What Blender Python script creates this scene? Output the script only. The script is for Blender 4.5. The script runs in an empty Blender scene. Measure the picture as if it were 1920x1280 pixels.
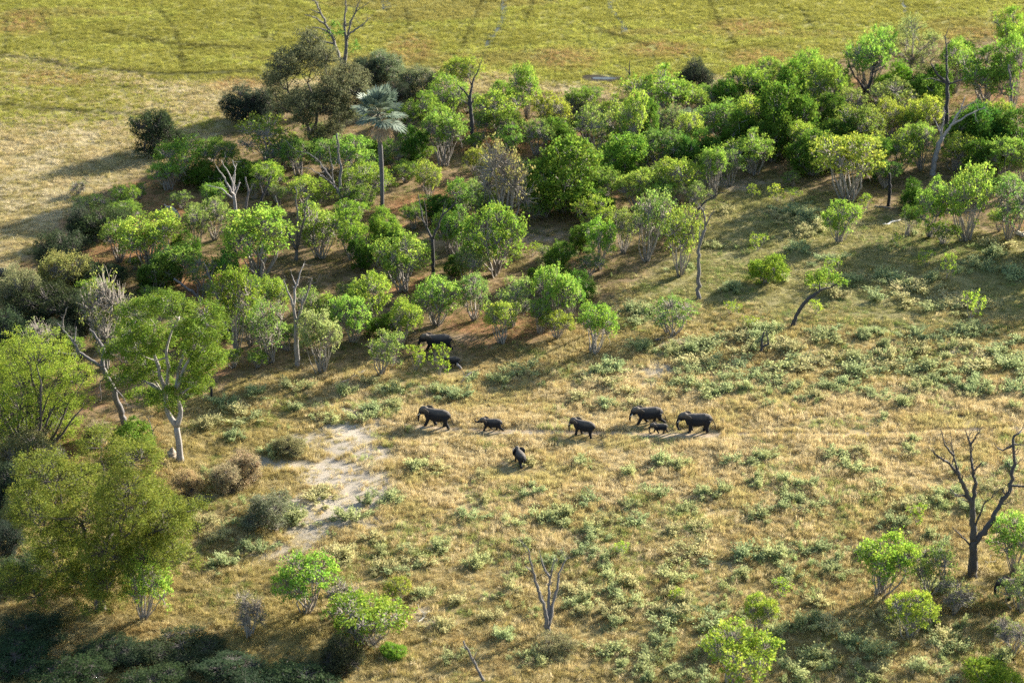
import bpy, math
import numpy as np
from mathutils import Vector, Matrix

# ------------------------------------------------------------------ camera, sky, sun, exposure
S = bpy.context.scene
COL = S.collection
R = math.radians
PITCH, CAM_H, LENS = 22.0, 122.0, 85.0
F = 1920 * LENS / 36.0
CP, SP = math.cos(R(PITCH)), math.sin(R(PITCH))
cam_d = bpy.data.cameras.new('camera')
cam_d.lens = LENS
cam_d.sensor_width = 36
cam_d.clip_start, cam_d.clip_end = 1.0, 12000
cam = bpy.data.objects.new('camera', cam_d)
COL.objects.link(cam)
cam.location = (0, 0, CAM_H)
cam.rotation_euler = (R(90 - PITCH), 0, 0)
cam_d.dof.use_dof = True
cam_d.dof.focus_distance = 305
cam_d.dof.aperture_fstop = 0.17
S.camera = cam

SUN_EL, SUN_AZ = 19.0, 48.0          # azimuth from +Y (away from the camera) towards +X
W = bpy.data.worlds.new('World')
S.world = W
W.use_nodes = True
wn = W.node_tree
sky = wn.nodes.new('ShaderNodeTexSky')
sky.sky_type = 'NISHITA'
sky.sun_disc = False
sky.sun_elevation = R(SUN_EL)
sky.sun_rotation = R(SUN_AZ)
bg = wn.nodes['Background']
wn.links.new(sky.outputs[0], bg.inputs[0])
bg.inputs[1].default_value = 0.085
sd = bpy.data.lights.new('sun', 'SUN')
sd.energy = 5.0
sd.angle = R(0.5)
sd.color = (1.0, 0.93, 0.80)
sun = bpy.data.objects.new('sun', sd)
COL.objects.link(sun)
sv = Vector((math.cos(R(SUN_EL)) * math.sin(R(SUN_AZ)), math.cos(R(SUN_EL)) * math.cos(R(SUN_AZ)), math.sin(R(SUN_EL))))
sun.rotation_euler = sv.to_track_quat('Z', 'Y').to_euler()
sun.location = (0, 300, 150)
S.view_settings.view_transform = 'Standard'
S.view_settings.look = 'None'
S.view_settings.gamma = 1
S.view_settings.exposure = 1.97
S.cycles.max_bounces = 6
S.cycles.diffuse_bounces = 3
S.cycles.glossy_bounces = 2
S.cycles.transmission_bounces = 3
S.cycles.use_denoising = False
S.cycles.use_adaptive_sampling = False
S.cycles.caustics_reflective = False
S.cycles.caustics_refractive = False

# ------------------------------------------------------------------ geometry of the view (photo pixels, 1920 wide)
def G(px, py, z=0.0):
    """point of the photograph -> point on the ground"""
    u, v = (px - 960) / F, (640 - py) / F
    dz = -SP + v * CP
    t = (z - CAM_H) / dz
    return np.array((u * t, (CP + v * SP) * t, z))
def PX(x, y, z=0.0):
    d = y * CP + (CAM_H - z) * SP
    up = y * SP - (CAM_H - z) * CP
    return 960 + F * x / d, 640 - F * up / d
def ppm(px, py):
    g = G(px, py)
    return F / (g[1] * CP + CAM_H * SP)
def dep(py):
    return R(PITCH) + math.atan((py - 640) / F)
def on_plane(px, py, y0):
    """point of the photograph -> point at distance y0"""
    u, v = (px - 960) / F, (640 - py) / F
    t = y0 / (CP + v * SP)
    return np.array((u * t, y0, CAM_H + (-SP + v * CP) * t))

_tabs = {}
def vnoise(x, y, scale, seed=0):
    if seed not in _tabs:
        _tabs[seed] = np.random.default_rng(1000 + seed).random((256, 256))
    T = _tabs[seed]
    X, Y = np.asarray(x) / scale + 57.3 * seed, np.asarray(y) / scale + 31.7 * seed
    i, j = np.floor(X).astype(int), np.floor(Y).astype(int)
    f, g = X - i, Y - j
    f, g = f * f * (3 - 2 * f), g * g * (3 - 2 * g)
    a = T[i % 256, j % 256]; b = T[(i + 1) % 256, j % 256]
    c = T[i % 256, (j + 1) % 256]; d = T[(i + 1) % 256, (j + 1) % 256]
    return (a * (1 - f) + b * f) * (1 - g) + (c * (1 - f) + d * f) * g
def fbm(x, y, scale, seed=0, o=3):
    s, w, t = 0, 1, 0
    for k in range(o):
        s = s + w * vnoise(x, y, scale / 2 ** k, seed + k)
        t += w
        w *= .5
    return s / t
def zg(x, y):
    return (fbm(x, y, 26, 3, 2) - .5) * .7 + (vnoise(x, y, 5.5, 9) - .5) * .22
def ground_pt(px, py):
    g = G(px, py)
    for _ in range(2):
        g = G(px, py, float(zg(g[0], g[1])))
    return g

# ------------------------------------------------------------------ zones of the ground (world positions, read through the survey points below)
def pl(px, pts):
    p = np.array(pts, float)
    return np.interp(px, p[:, 0], p[:, 1])
def sm(x, a, b):
    t = np.clip((x - a) / (b - a), 0, 1)
    return t * t * (3 - 2 * t)
WOOD_FAR = [(-400, 640), (0, 545), (60, 470), (140, 390), (200, 345), (300, 315), (420, 245), (520, 195), (700, 160), (900, 165), (1060, 178), (1200, 165), (1400, 150), (1600, 100), (1750, 80), (1920, 60), (2400, 10)]
WOOD_NEAR = [(-400, 1010), (0, 900), (150, 850), (330, 760), (450, 715), (600, 690), (800, 680), (950, 650), (1100, 610), (1200, 540), (1290, 470), (1330, 380), (1450, 335), (1600, 385), (1750, 430), (1920, 450), (2400, 470)]
MARSH = [(-400, 150), (0, 118), (150, 138), (350, 150), (520, 140), (700, 138), (900, 140), (1100, 150), (1250, 152), (1500, 130), (1920, 95), (2400, 80)]
def poly_d(px, py, pts):
    """distance in photo pixels to a polyline"""
    d = np.full(np.shape(px), 1e9)
    for (a, b), (c, e) in zip(pts[:-1], pts[1:]):
        vx, vy = c - a, e - b
        t = np.clip(((px - a) * vx + (py - b) * vy) / (vx * vx + vy * vy), 0, 1)
        d = np.minimum(d, np.hypot(px - a - t * vx, (py - b - t * vy)))
    return d
TRAIL = [(560, 768), (620, 762), (700, 782), (760, 796), (850, 803), (930, 808), (1050, 809), (1180, 813), (1340, 815), (1500, 816), (1700, 812), (1920, 803), (2100, 796)]
SANDS = [(650, 828, 72, 30, .95), (560, 990, 70, 26, .85), (720, 905, 30, 40, .8), (690, 850, 42, 34, .95), (640, 885, 74, 36, .95), (685, 930, 50, 40, .9), (600, 965, 80, 34, .9), (510, 1030, 66, 24, .8), (700, 975, 40, 20, .6), (545, 870, 60, 16, .75),
         (570, 830, 40, 14, .7), (370, 935, 40, 10, .7), (1235, 690, 42, 26, .75), (1262, 645, 30, 16, .6), (1215, 720, 34, 12, .6), (1790, 655, 46, 20, .7), (1345, 905, 26, 10, .3),
         (1370, 345, 70, 12, .4), (800, 1160, 26, 18, .6), (1365, 1065, 55, 12, .45), (1460, 1135, 34, 14, .5), (700, 860, 18, 60, .8), (440, 905, 40, 10, .5), (950, 862, 24, 5, .5), (1045, 875, 14, 5, .6),
         (1000, 440, 70, 16, .35), (880, 630, 40, 8, .3), (1560, 1010, 90, 16, .18), (1710, 1190, 40, 12, .35)]
LINES = [[(-60, 95), (0, 106), (60, 112), (140, 130), (230, 135), (310, 141), (400, 138), (480, 134)], [(-60, 190), (0, 196), (60, 206), (180, 212), (285, 219)],
         [(78, 28), (98, 70), (112, 112)], [(12, 30), (12, 70), (8, 100)]]
CHANNELS = [([(948, -40), (946, 10), (938, 50), (922, 72), (914, 90)], 2.2), ([(1120, -30), (1145, 12), (1160, 38), (1176, 62)], 1.9), ([(1678, -20), (1690, 8), (1700, 26)], 1.6), ([(716, 0), (722, 20)], 2.6)]
EXTRA_LINES = [[(905, 0), (880, 60), (860, 100)], [(1000, 0), (985, 40)], [(300, 20), (330, 60), (345, 130)], [(480, 20), (500, 70)], [(1120, 60), (1180, 75), (1230, 95)], [(1330, 0), (1350, 50), (1380, 85)], [(1500, 20), (1530, 60)], [(760, 20), (770, 60)], [(200, 60), (330, 85), (470, 90)]]
ZN = ['marsh', 'straw', 'wood', 'short', 'golden', 'olive', 'sand']
def zones(x, y):
    px, py = PX(x, y)
    j = (fbm(x, y, 9, 20) - .5)
    k = (fbm(x, y, 22, 24) - .5)
    wf, wnr, mr = pl(px, WOOD_FAR), pl(px, WOOD_NEAR), pl(px, MARSH)
    far = 1 - sm(py + j * 26, wf - 10, wf + 14)
    marsh = far * (1 - sm(py + k * 50 + j * 20, mr - 8, mr + 22))
    marsh = np.maximum(marsh, far * .75 * (1 - sm(px + k * 500, 120, 420)) * (1 - sm(py + k * 60, 205, 265)))
    straw = far - marsh
    wood = (1 - far) * (1 - sm(py + j * 60, wnr - 25, wnr + 25))
    rest = 1 - far - wood
    short = rest * (1 - sm(py + k * 110 + j * 30, 560, 660)) * sm(px, 1050, 1220)
    gold = (rest - short) * sm(px + k * 160, 560, 720) * sm(py + k * 60, 680, 730) * (1 - .85 * sm(py + k * 190 + (px - 1300) * .12 * (px > 1300), 900, 1060))
    olive = rest - short - gold
    sand = np.zeros_like(px)
    n = fbm(x, y, 4.2, 31)
    for cx, cy, a, b, w in SANDS:
        q = ((px - cx) / a) ** 2 + ((py - cy) / b) ** 2
        sand = np.maximum(sand, w * np.clip(1.35 - q - (n - .5) * 2.6, 0, 1))
    tr = poly_d(px, py, TRAIL)
    sand = np.maximum(sand, np.clip(1.5 - tr / 2.6, 0, 1) * np.clip(.35 + fbm(x, y, 3, 77), 0, 1))
    sand = np.clip(sand, 0, 1)
    out = np.stack([marsh, straw, wood, short, gold, olive], -1)
    return np.concatenate([out * (1 - sand)[..., None], sand[..., None]], -1)

# ------------------------------------------------------------------ mesh helpers
class MB:
    """collects quads and triangles, then builds ONE mesh"""
    def __init__(s):
        s.v, s.q, s.t, s.n = [], [], [], 0
    def add(s, v, q=None, t=None):
        v = np.asarray(v, float).reshape(-1, 3)
        if q is not None and len(q): s.q.append(np.asarray(q, int) + s.n)
        if t is not None and len(t): s.t.append(np.asarray(t, int) + s.n)
        s.v.append(v)
        s.n += len(v)
    def tube(s, pts, rad, sides=5, cap=True, ry=None, yaxis=False):
        P = np.asarray(pts, float)
        n = len(P)
        rad = np.broadcast_to(np.asarray(rad, float), (n,))
        ry = rad if ry is None else np.asarray(ry, float)
        T = np.gradient(P, axis=0)
        T /= np.linalg.norm(T, axis=1)[:, None] + 1e-9
        if yaxis:
            A = np.tile((0., 1., 0.), (n, 1))
        else:
            ref = np.array((0.31, .95, .05)) if abs(T[:, 1]).mean() < .8 else np.array((1., 0.1, 0.))
            A = ref - T * (T @ ref)[:, None]
            A /= np.linalg.norm(A, axis=1)[:, None]
        B = np.cross(T, A)
        an = np.arange(sides) * 2 * np.pi / sides
        V = P[:, None] + A[:, None] * (np.cos(an)[None, :, None] * ry[:, None, None]) + B[:, None] * (np.sin(an)[None, :, None] * rad[:, None, None])
        i, j = np.meshgrid(np.arange(n - 1), np.arange(sides), indexing='ij')
        a = i * sides + j; b = i * sides + (j + 1) % sides
        q = np.stack([a, b, b + sides, a + sides], -1).reshape(-1, 4)
        V = V.reshape(-1, 3)
        t = None
        if cap:
            V = np.vstack([V, P[0] , P[-1]])
            k = np.arange(sides)
            t = np.vstack([np.stack([np.full(sides, n * sides), (k + 1) % sides, k], -1),
                           np.stack([np.full(sides, n * sides + 1), (n - 1) * sides + k, (n - 1) * sides + (k + 1) % sides], -1)])
        s.add(V, q, t)
    def diamonds(s, c, ax, sd, L, Wd):
        """leaves: centre, axis, side, length, width"""
        c, ax, sd = np.asarray(c), np.asarray(ax), np.asarray(sd)
        L, Wd = np.asarray(L)[:, None], np.asarray(Wd)[:, None]
        v = np.stack([c - ax * L * .5, c + sd * Wd * .5 - ax * L * .05, c + ax * L * .5, c - sd * Wd * .5 - ax * L * .05], 1)
        s.add(v, np.arange(len(c) * 4).reshape(-1, 4))
    def mesh(s, name, mat, smooth=False):
        V = np.concatenate(s.v).astype(np.float32)
        q = np.concatenate(s.q) if s.q else np.zeros((0, 4), int)
        t = np.concatenate(s.t) if s.t else np.zeros((0, 3), int)
        me = bpy.data.meshes.new(name)
        me.vertices.add(len(V))
        me.vertices.foreach_set('co', V.ravel())
        me.loops.add(q.size + t.size)
        me.loops.foreach_set('vertex_index', np.concatenate([q.ravel(), t.ravel()]).astype(np.int32))
        me.polygons.add(len(q) + len(t))
        me.polygons.foreach_set('loop_start', np.concatenate([np.arange(len(q)) * 4, q.size + np.arange(len(t)) * 3]).astype(np.int32))
        if smooth:
            me.polygons.foreach_set('use_smooth', np.ones(len(q) + len(t), bool))
        me.update(calc_edges=True)
        me.validate()
        me.materials.append(mat)
        return me
def unit(v):
    return v / (np.linalg.norm(v, axis=-1, keepdims=True) + 1e-9)
def sph(rng, n):
    return unit(rng.normal(size=(n, 3)))
def obj(name, me, parent=None, color=None, loc=None):
    o = bpy.data.objects.new(name, me)
    COL.objects.link(o)
    if parent is not None: o.parent = parent
    if color is not None: o.color = (*color, 1)
    if loc is not None: o.location = loc
    return o
def thing(name, loc, rz=0.0):
    o = bpy.data.objects.new(name, None)
    o.empty_display_size = .5
    COL.objects.link(o)
    o.location = loc
    o.rotation_euler = (0, 0, rz)
    return o
def tag(o, label=None, cat=None, group=None, kind=None):
    if label: o['label'] = label
    if cat: o['category'] = cat
    if group: o['group'] = group
    if kind: o['kind'] = kind
    return o

# ------------------------------------------------------------------ materials
def mat(name):
    m = bpy.data.materials.new(name)
    m.use_nodes = True
    nt = m.node_tree
    for n in list(nt.nodes): nt.nodes.remove(n)
    return m, nt, nt.nodes.new, nt.links.new
def math_node(nt, op, a, b=None):
    n = nt.nodes.new('ShaderNodeMath')
    n.operation = op
    for i, v in enumerate((a, b)):
        if v is None: continue
        if isinstance(v, (int, float)): n.inputs[i].default_value = v
        else: nt.links.new(v, n.inputs[i])
    return n.outputs[0]
def foliage(name, src, trans, vmin, vmax, hue=.03, gloss=.04):
    m, nt, N, L = mat(name)
    if src == 'object':
        o = N('ShaderNodeObjectInfo'); c = o.outputs['Color']
    else:
        o = N('ShaderNodeAttribute'); o.attribute_type = 'INSTANCER'; o.attribute_name = 'col'; c = o.outputs['Color']
    g = N('ShaderNodeNewGeometry')
    h = N('ShaderNodeHueSaturation')
    L(c, h.inputs['Color'])
    r = g.outputs['Random Per Island']
    L(math_node(nt, 'ADD', math_node(nt, 'MULTIPLY', r, vmax - vmin), vmin), h.inputs['Value'])
    r2 = math_node(nt, 'FRACT', math_node(nt, 'MULTIPLY', r, 37.7))
    L(math_node(nt, 'ADD', math_node(nt, 'MULTIPLY', r2, hue), .5 - hue / 2), h.inputs['Hue'])
    colour = h.outputs[0]
    if src == 'object':       # drier, yellower sprays here and there in a crown
        tc = N('ShaderNodeTexCoord'); nz = N('ShaderNodeTexNoise'); nz.inputs['Scale'].default_value = .9; nz.inputs['Detail'].default_value = 3
        L(tc.outputs['Object'], nz.inputs[0])
        h2 = N('ShaderNodeHueSaturation')
        L(h.outputs[0], h2.inputs['Color'])
        L(math_node(nt, 'ADD', math_node(nt, 'MULTIPLY', nz.outputs[0], -.09), .532), h2.inputs['Hue'])
        L(math_node(nt, 'ADD', math_node(nt, 'MULTIPLY', nz.outputs[0], .9), .55), h2.inputs['Value'])
        h2.inputs['Saturation'].default_value = .95
        colour = h2.outputs[0]
    d = N('ShaderNodeBsdfDiffuse'); t = N('ShaderNodeBsdfTranslucent'); gl = N('ShaderNodeBsdfGlossy')
    gl.inputs['Roughness'].default_value = .6
    L(colour, d.inputs[0]); L(colour, t.inputs[0])
    mx = N('ShaderNodeMixShader'); mx.inputs[0].default_value = trans
    L(d.outputs[0], mx.inputs[1]); L(t.outputs[0], mx.inputs[2])
    m2 = N('ShaderNodeMixShader'); m2.inputs[0].default_value = gloss
    L(mx.outputs[0], m2.inputs[1]); L(gl.outputs[0], m2.inputs[2])
    out = N('ShaderNodeOutputMaterial')
    L(m2.outputs[0], out.inputs[0])
    return m
M_LEAF = foliage('leaf', 'object', .52, .65, 1.35, .045, .007)
M_FINE = foliage('fine_leaf', 'object', .5, .6, 1.4, .04, .01)
M_SAGE = foliage('sage_leaf', 'object', .45, .7, 1.3, .03, .01)
M_GRASS = foliage('grass_blade', 'inst', .5, .75, 1.25, .02, .01)
def bark_mat(name, bump=.5, streak=6.0):
    m, nt, N, L = mat(name)
    o = N('ShaderNodeObjectInfo')
    tc = N('ShaderNodeTexCoord')
    mp = N('ShaderNodeMapping'); mp.inputs['Scale'].default_value = (streak, streak, streak * .18)
    L(tc.outputs['Object'], mp.inputs[0])
    n = N('ShaderNodeTexNoise'); n.inputs['Scale'].default_value = 1.3; n.inputs['Detail'].default_value = 5
    L(mp.outputs[0], n.inputs['Vector'])
    h = N('ShaderNodeHueSaturation')
    L(o.outputs['Color'], h.inputs['Color'])
    L(math_node(nt, 'ADD', math_node(nt, 'MULTIPLY', n.outputs[0], 1.5), .28), h.inputs['Value'])
    b = N('ShaderNodeBsdfPrincipled'); b.inputs['Roughness'].default_value = .85
    L(h.outputs[0], b.inputs['Base Color'])
    bp = N('ShaderNodeBump'); bp.inputs['Strength'].default_value = bump; bp.inputs['Distance'].default_value = .06
    L(n.outputs[0], bp.inputs['Height']); L(bp.outputs[0], b.inputs['Normal'])
    out = N('ShaderNodeOutputMaterial'); L(b.outputs[0], out.inputs[0])
    return m
M_BARK = bark_mat('bark')
def ground_mat():
    m, nt, N, L = mat('ground_soil')
    a = N('ShaderNodeAttribute'); a.attribute_name = 'soil'
    tc = N('ShaderNodeTexCoord')
    n1 = N('ShaderNodeTexNoise'); n1.inputs['Scale'].default_value = .9; n1.inputs['Detail'].default_value = 8; n1.inputs['Roughness'].default_value = .7
    n2 = N('ShaderNodeTexNoise'); n2.inputs['Scale'].default_value = 7; n2.inputs['Detail'].default_value = 6; n2.inputs['Roughness'].default_value = .75
    L(tc.outputs['Object'], n1.inputs[0]); L(tc.outputs['Object'], n2.inputs[0])
    h = N('ShaderNodeHueSaturation')
    L(a.outputs['Color'], h.inputs['Color'])
    s = math_node(nt, 'ADD', math_node(nt, 'MULTIPLY', n1.outputs[0], .9), math_node(nt, 'MULTIPLY', n2.outputs[0], 1.0))
    L(math_node(nt, 'ADD', s, .08), h.inputs['Value'])
    b = N('ShaderNodeBsdfPrincipled'); b.inputs['Roughness'].default_value = .95; b.inputs['Specular IOR Level'].default_value = .15
    L(h.outputs[0], b.inputs['Base Color'])
    bp = N('ShaderNodeBump'); bp.inputs['Strength'].default_value = .7; bp.inputs['Distance'].default_value = .12
    L(s, bp.inputs['Height']); L(bp.outputs[0], b.inputs['Normal'])
    out = N('ShaderNodeOutputMaterial'); L(b.outputs[0], out.inputs[0])
    return m
M_GROUND = ground_mat()
def plain(name, col, rough=.6, metal=0, noise=0.0, scale=4.0, col2=None, bump=0.0):
    m, nt, N, L = mat(name)
    b = N('ShaderNodeBsdfPrincipled')
    b.inputs['Roughness'].default_value = rough
    b.inputs['Base Color'].default_value = (*col, 1)
    b.inputs['Specular IOR Level'].default_value = .05 if rough > .9 else .3
    if noise or col2:
        tc = N('ShaderNodeTexCoord'); n = N('ShaderNodeTexNoise')
        n.inputs['Scale'].default_value = scale; n.inputs['Detail'].default_value = 6
        L(tc.outputs['Object'], n.inputs[0])
        r = N('ShaderNodeValToRGB')
        r.color_ramp.elements[0].position, r.color_ramp.elements[1].position = .35, .68
        c2 = col2 or tuple(min(1, c * (1 + noise)) for c in col)
        r.color_ramp.elements[0].color = (*col, 1); r.color_ramp.elements[1].color = (*c2, 1)
        L(n.outputs[0], r.inputs[0]); L(r.outputs[0], b.inputs['Base Color'])
        if bump:
            bp = N('ShaderNodeBump'); bp.inputs['Strength'].default_value = bump; bp.inputs['Distance'].default_value = .05
            L(n.outputs[0], bp.inputs['Height']); L(bp.outputs[0], b.inputs['Normal'])
    out = N('ShaderNodeOutputMaterial'); L(b.outputs[0], out.inputs[0])
    return m
M_WATER = plain('water', (.03, .035, .03), .35)
M_MUD = plain('mud', (.022, .019, .013), .95, scale=1.5, col2=(.05, .042, .028))
M_IVORY = plain('ivory', (.7, .62, .48), .45)
M_MOUND = plain('termite_clay', (.25, .2, .15), .95, scale=3, col2=(.42, .36, .29), bump=.8)

def hide_mat():
    m, nt, N, L = mat('elephant_hide')
    tc = N('ShaderNodeTexCoord')
    n = N('ShaderNodeTexNoise'); n.inputs['Scale'].default_value = 1.1; n.inputs['Detail'].default_value = 4
    n2 = N('ShaderNodeTexNoise'); n2.inputs['Scale'].default_value = 14; n2.inputs['Detail'].default_value = 6
    L(tc.outputs['Object'], n.inputs[0]); L(tc.outputs['Object'], n2.inputs[0])
    sep = N('ShaderNodeSeparateXYZ'); L(tc.outputs['Object'], sep.inputs[0])
    mr = N('ShaderNodeMapRange'); mr.inputs[1].default_value = 1.9; mr.inputs[2].default_value = 2.5
    L(sep.outputs[2], mr.inputs[0])
    dust = math_node(nt, 'MULTIPLY', mr.outputs[0], math_node(nt, 'MULTIPLY', n.outputs[0], 1.5))
    r = N('ShaderNodeValToRGB')
    r.color_ramp.elements[0].color = (.007, .0075, .0105, 1); r.color_ramp.elements[1].color = (.019, .0185, .022, 1)
    L(n2.outputs[0], r.inputs[0])
    mx = N('ShaderNodeMixRGB'); mx.inputs[2].default_value = (.15, .125, .10, 1)
    L(dust, mx.inputs[0]); L(r.outputs[0], mx.inputs[1])
    b = N('ShaderNodeBsdfPrincipled'); b.inputs['Roughness'].default_value = .8; b.inputs['Specular IOR Level'].default_value = .2
    L(mx.outputs[0], b.inputs['Base Color'])
    bp = N('ShaderNodeBump'); bp.inputs['Strength'].default_value = .5; bp.inputs['Distance'].default_value = .03
    L(n2.outputs[0], bp.inputs['Height']); L(bp.outputs[0], b.inputs['Normal'])
    out = N('ShaderNodeOutputMaterial'); L(b.outputs[0], out.inputs[0])
    return m
M_HIDE = hide_mat()

# ------------------------------------------------------------------ the ground sheet, path, water
def build_ground():
    xs = np.concatenate([-np.geomspace(6000, 150, 22), np.arange(-140, 140.1, .9), np.geomspace(150, 6000, 22)])
    ys = np.concatenate([-np.geomspace(3000, 60, 14), np.linspace(0, 180, 16), np.arange(185, 540, .9), np.geomspace(545, 9000, 30)])
    X, Y = np.meshgrid(xs, ys, indexing='xy')
    Z = zg(X, Y)
    nx, ny = len(xs), len(ys)
    i, j = np.meshgrid(np.arange(ny - 1), np.arange(nx - 1), indexing='ij')
    a = i * nx + j
    mb = MB()
    mb.add(np.stack([X, Y, Z], -1).reshape(-1, 3), np.stack([a, a + 1, a + nx + 1, a + nx], -1).reshape(-1, 4))
    me = mb.mesh('ground', M_GROUND, True)
    Yc = np.clip(Y, 190, 700)
    w = zones(X, Yc)
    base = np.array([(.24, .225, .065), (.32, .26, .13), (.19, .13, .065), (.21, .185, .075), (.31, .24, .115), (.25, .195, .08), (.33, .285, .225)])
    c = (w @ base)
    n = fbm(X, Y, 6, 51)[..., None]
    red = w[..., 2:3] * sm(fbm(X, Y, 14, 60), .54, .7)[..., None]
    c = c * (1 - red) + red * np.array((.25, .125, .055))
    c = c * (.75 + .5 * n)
    px, py = PX(X, Yc)
    ln = np.zeros_like(px)
    for l in LINES:
        ln = np.maximum(ln, np.clip(1.3 - poly_d(px, py, l) / 2.2, 0, 1))
    for l, wd in CHANNELS:
        ln = np.maximum(ln, np.clip(1.6 - poly_d(px, py, l) / 4, 0, 1))
    c = c * (1 - .75 * ln[..., None])
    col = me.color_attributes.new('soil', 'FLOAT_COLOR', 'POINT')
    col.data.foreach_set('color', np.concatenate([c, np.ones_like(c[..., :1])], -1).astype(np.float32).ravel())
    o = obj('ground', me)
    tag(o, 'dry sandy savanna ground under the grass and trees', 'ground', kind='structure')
build_ground()

def ribbon(name, pts, width, m, dz, seed, step=1.2):
    g = np.array([ground_pt(*p) for p in pts])
    seg = np.concatenate([[0], np.cumsum(np.linalg.norm(np.diff(g[:, :2], axis=0), axis=1))])
    s = np.arange(0, seg[-1], step)
    x, y = np.interp(s, seg, g[:, 0]), np.interp(s, seg, g[:, 1])
    x = x + (vnoise(s, s * 0 + seed, 6, 81) - .5) * 1.2
    y = y + (vnoise(s, s * 0 + seed, 6, 82) - .5) * 1.6
    tx, ty = np.gradient(x), np.gradient(y)
    l = np.hypot(tx, ty)
    wd = width * (.55 + .9 * vnoise(s, s * 0 + seed, 4, 83)) / 2
    rows = []
    for k in (-1, -.33, .33, 1):
        xx, yy = x - ty / l * wd * k, y + tx / l * wd * k
        rows.append(np.stack([xx, yy, zg(xx, yy) + dz], -1))
    V = np.stack(rows, 1).reshape(-1, 3)
    n = len(s)
    i, j = np.meshgrid(np.arange(n - 1), np.arange(3), indexing='ij')
    a = i * 4 + j
    mb = MB()
    mb.add(V, np.stack([a, a + 4, a + 5, a + 1], -1).reshape(-1, 4))
    return obj(name, mb.mesh(name, m, True))
M_PATH = plain('path_sand', (.30, .22, .13), .95, scale=1.2, col2=(.44, .35, .24), bump=.5)
tag(ribbon('path', TRAIL, 1.0, M_PATH, .014, 1), 'narrow pale trail worn through the golden grass', 'path', kind='structure')
for k, (l, wd) in enumerate(CHANNELS):
    tag(ribbon('water_channel', l, wd * .6, M_WATER, .10, 5 + k), ['long water channel winding down the marsh from the top edge', 'dark water channel slanting through the marsh', 'short dark channel in the marsh behind the tall airy tree', 'small patch of open water in the marsh'][k], 'water', kind='structure')
def blob_sheet(name, px, py, a, b, m, dz, seed):
    rng = np.random.default_rng(seed)
    g = ground_pt(px, py)
    an = np.linspace(0, 2 * np.pi, 40, endpoint=False)
    rr = 1 + .25 * np.sin(an * 2 + rng.random() * 6) + .12 * np.sin(an * 5 + rng.random() * 6)
    xx, yy = g[0] + a * rr * np.cos(an), g[1] + b * rr * np.sin(an)
    V = np.vstack([np.stack([xx, yy, zg(xx, yy) + dz], -1), (g[0], g[1], float(zg(g[0], g[1])) + dz)])
    k = np.arange(40)
    mb = MB()
    mb.add(V, t=np.stack([k, (k + 1) % 40, np.full(40, 40)], -1))
    return obj(name, mb.mesh(name, m))
tag(blob_sheet('mud_bank', 1124, 148, 5, 2.2, M_MUD, .06, 1), 'bare grey mud around the small waterhole', 'mud', kind='structure')
tag(blob_sheet('pond', 1132, 148, 1.8, 1.0, M_WATER, .11, 2), 'small dark waterhole between wood and marsh', 'pond', kind='structure')

# ------------------------------------------------------------------ grass: countless tufts, one object per sward
def tuft_object(name, seed, nb, spread, lean, wid, droop):
    rng = np.random.default_rng(seed)
    mb = MB()
    for _ in range(nb):
        a, b = rng.random() * 6.283, rng.random() * 6.283
        r = spread * math.sqrt(rng.random())
        p = np.array((r * math.cos(a), r * math.sin(a), -.04))
        h = .55 + .45 * rng.random()
        d = np.array((math.cos(b), math.sin(b), 0))
        sd = np.array((-d[1], d[0], 0))
        ln = lean * (.3 + rng.random())
        m1 = p + d * ln * .35 + (0, 0, h * .6)
        m2 = p + d * ln * (.9 + droop) + (0, 0, h * (1 - droop * .35))
        w = wid * (.6 + .8 * rng.random())
        mb.add([p - sd * w * .5, p + sd * w * .5, m1 + sd * w * .42, m1 - sd * w * .42, m2], q=[[0, 1, 2, 3]], t=[[3, 2, 4]])
    me = mb.mesh(name, M_GRASS)
    return bpy.data.objects.new(name, me)
TUFTS = bpy.data.collections.new('tufts')          # source meshes only; not linked to the scene
for i, a in enumerate([(1, 34, .36, .28, .026, .1), (2, 38, .48, .4, .025, .2), (3, 30, .28, .2, .024, .08), (4, 34, .52, .6, .028, .4)]):
    TUFTS.objects.link(tuft_object('tuft_%d' % i, *a))
def scatter_group(coll):
    ng = bpy.data.node_groups.new('scatter', 'GeometryNodeTree')
    ng.interface.new_socket('Geometry', in_out='INPUT', socket_type='NodeSocketGeometry')
    ng.interface.new_socket('Geometry', in_out='OUTPUT', socket_type='NodeSocketGeometry')
    N, L = ng.nodes.new, ng.links.new
    gi, go = N('NodeGroupInput'), N('NodeGroupOutput')
    m2p = N('GeometryNodeMeshToPoints')
    ci = N('GeometryNodeCollectionInfo')
    ci.inputs['Collection'].default_value = coll
    ci.inputs['Separate Children'].default_value = True
    ci.inputs['Reset Children'].default_value = True
    ip = N('GeometryNodeInstanceOnPoints')
    ip.inputs['Pick Instance'].default_value = True
    L(gi.outputs[0], m2p.inputs['Mesh']); L(m2p.outputs[0], ip.inputs['Points'])
    L(ci.outputs[0], ip.inputs['Instance'])
    for nm, ty, sock in (('rot', 'FLOAT_VECTOR', 'Rotation'), ('scl', 'FLOAT_VECTOR', 'Scale'), ('var', 'INT', 'Instance Index')):
        at = N('GeometryNodeInputNamedAttribute')
        at.data_type = ty
        at.inputs[0].default_value = nm
        L(at.outputs[0], ip.inputs[sock])
    L(ip.outputs[0], go.inputs[0])
    return ng
SCATTER = scatter_group(TUFTS)
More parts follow.
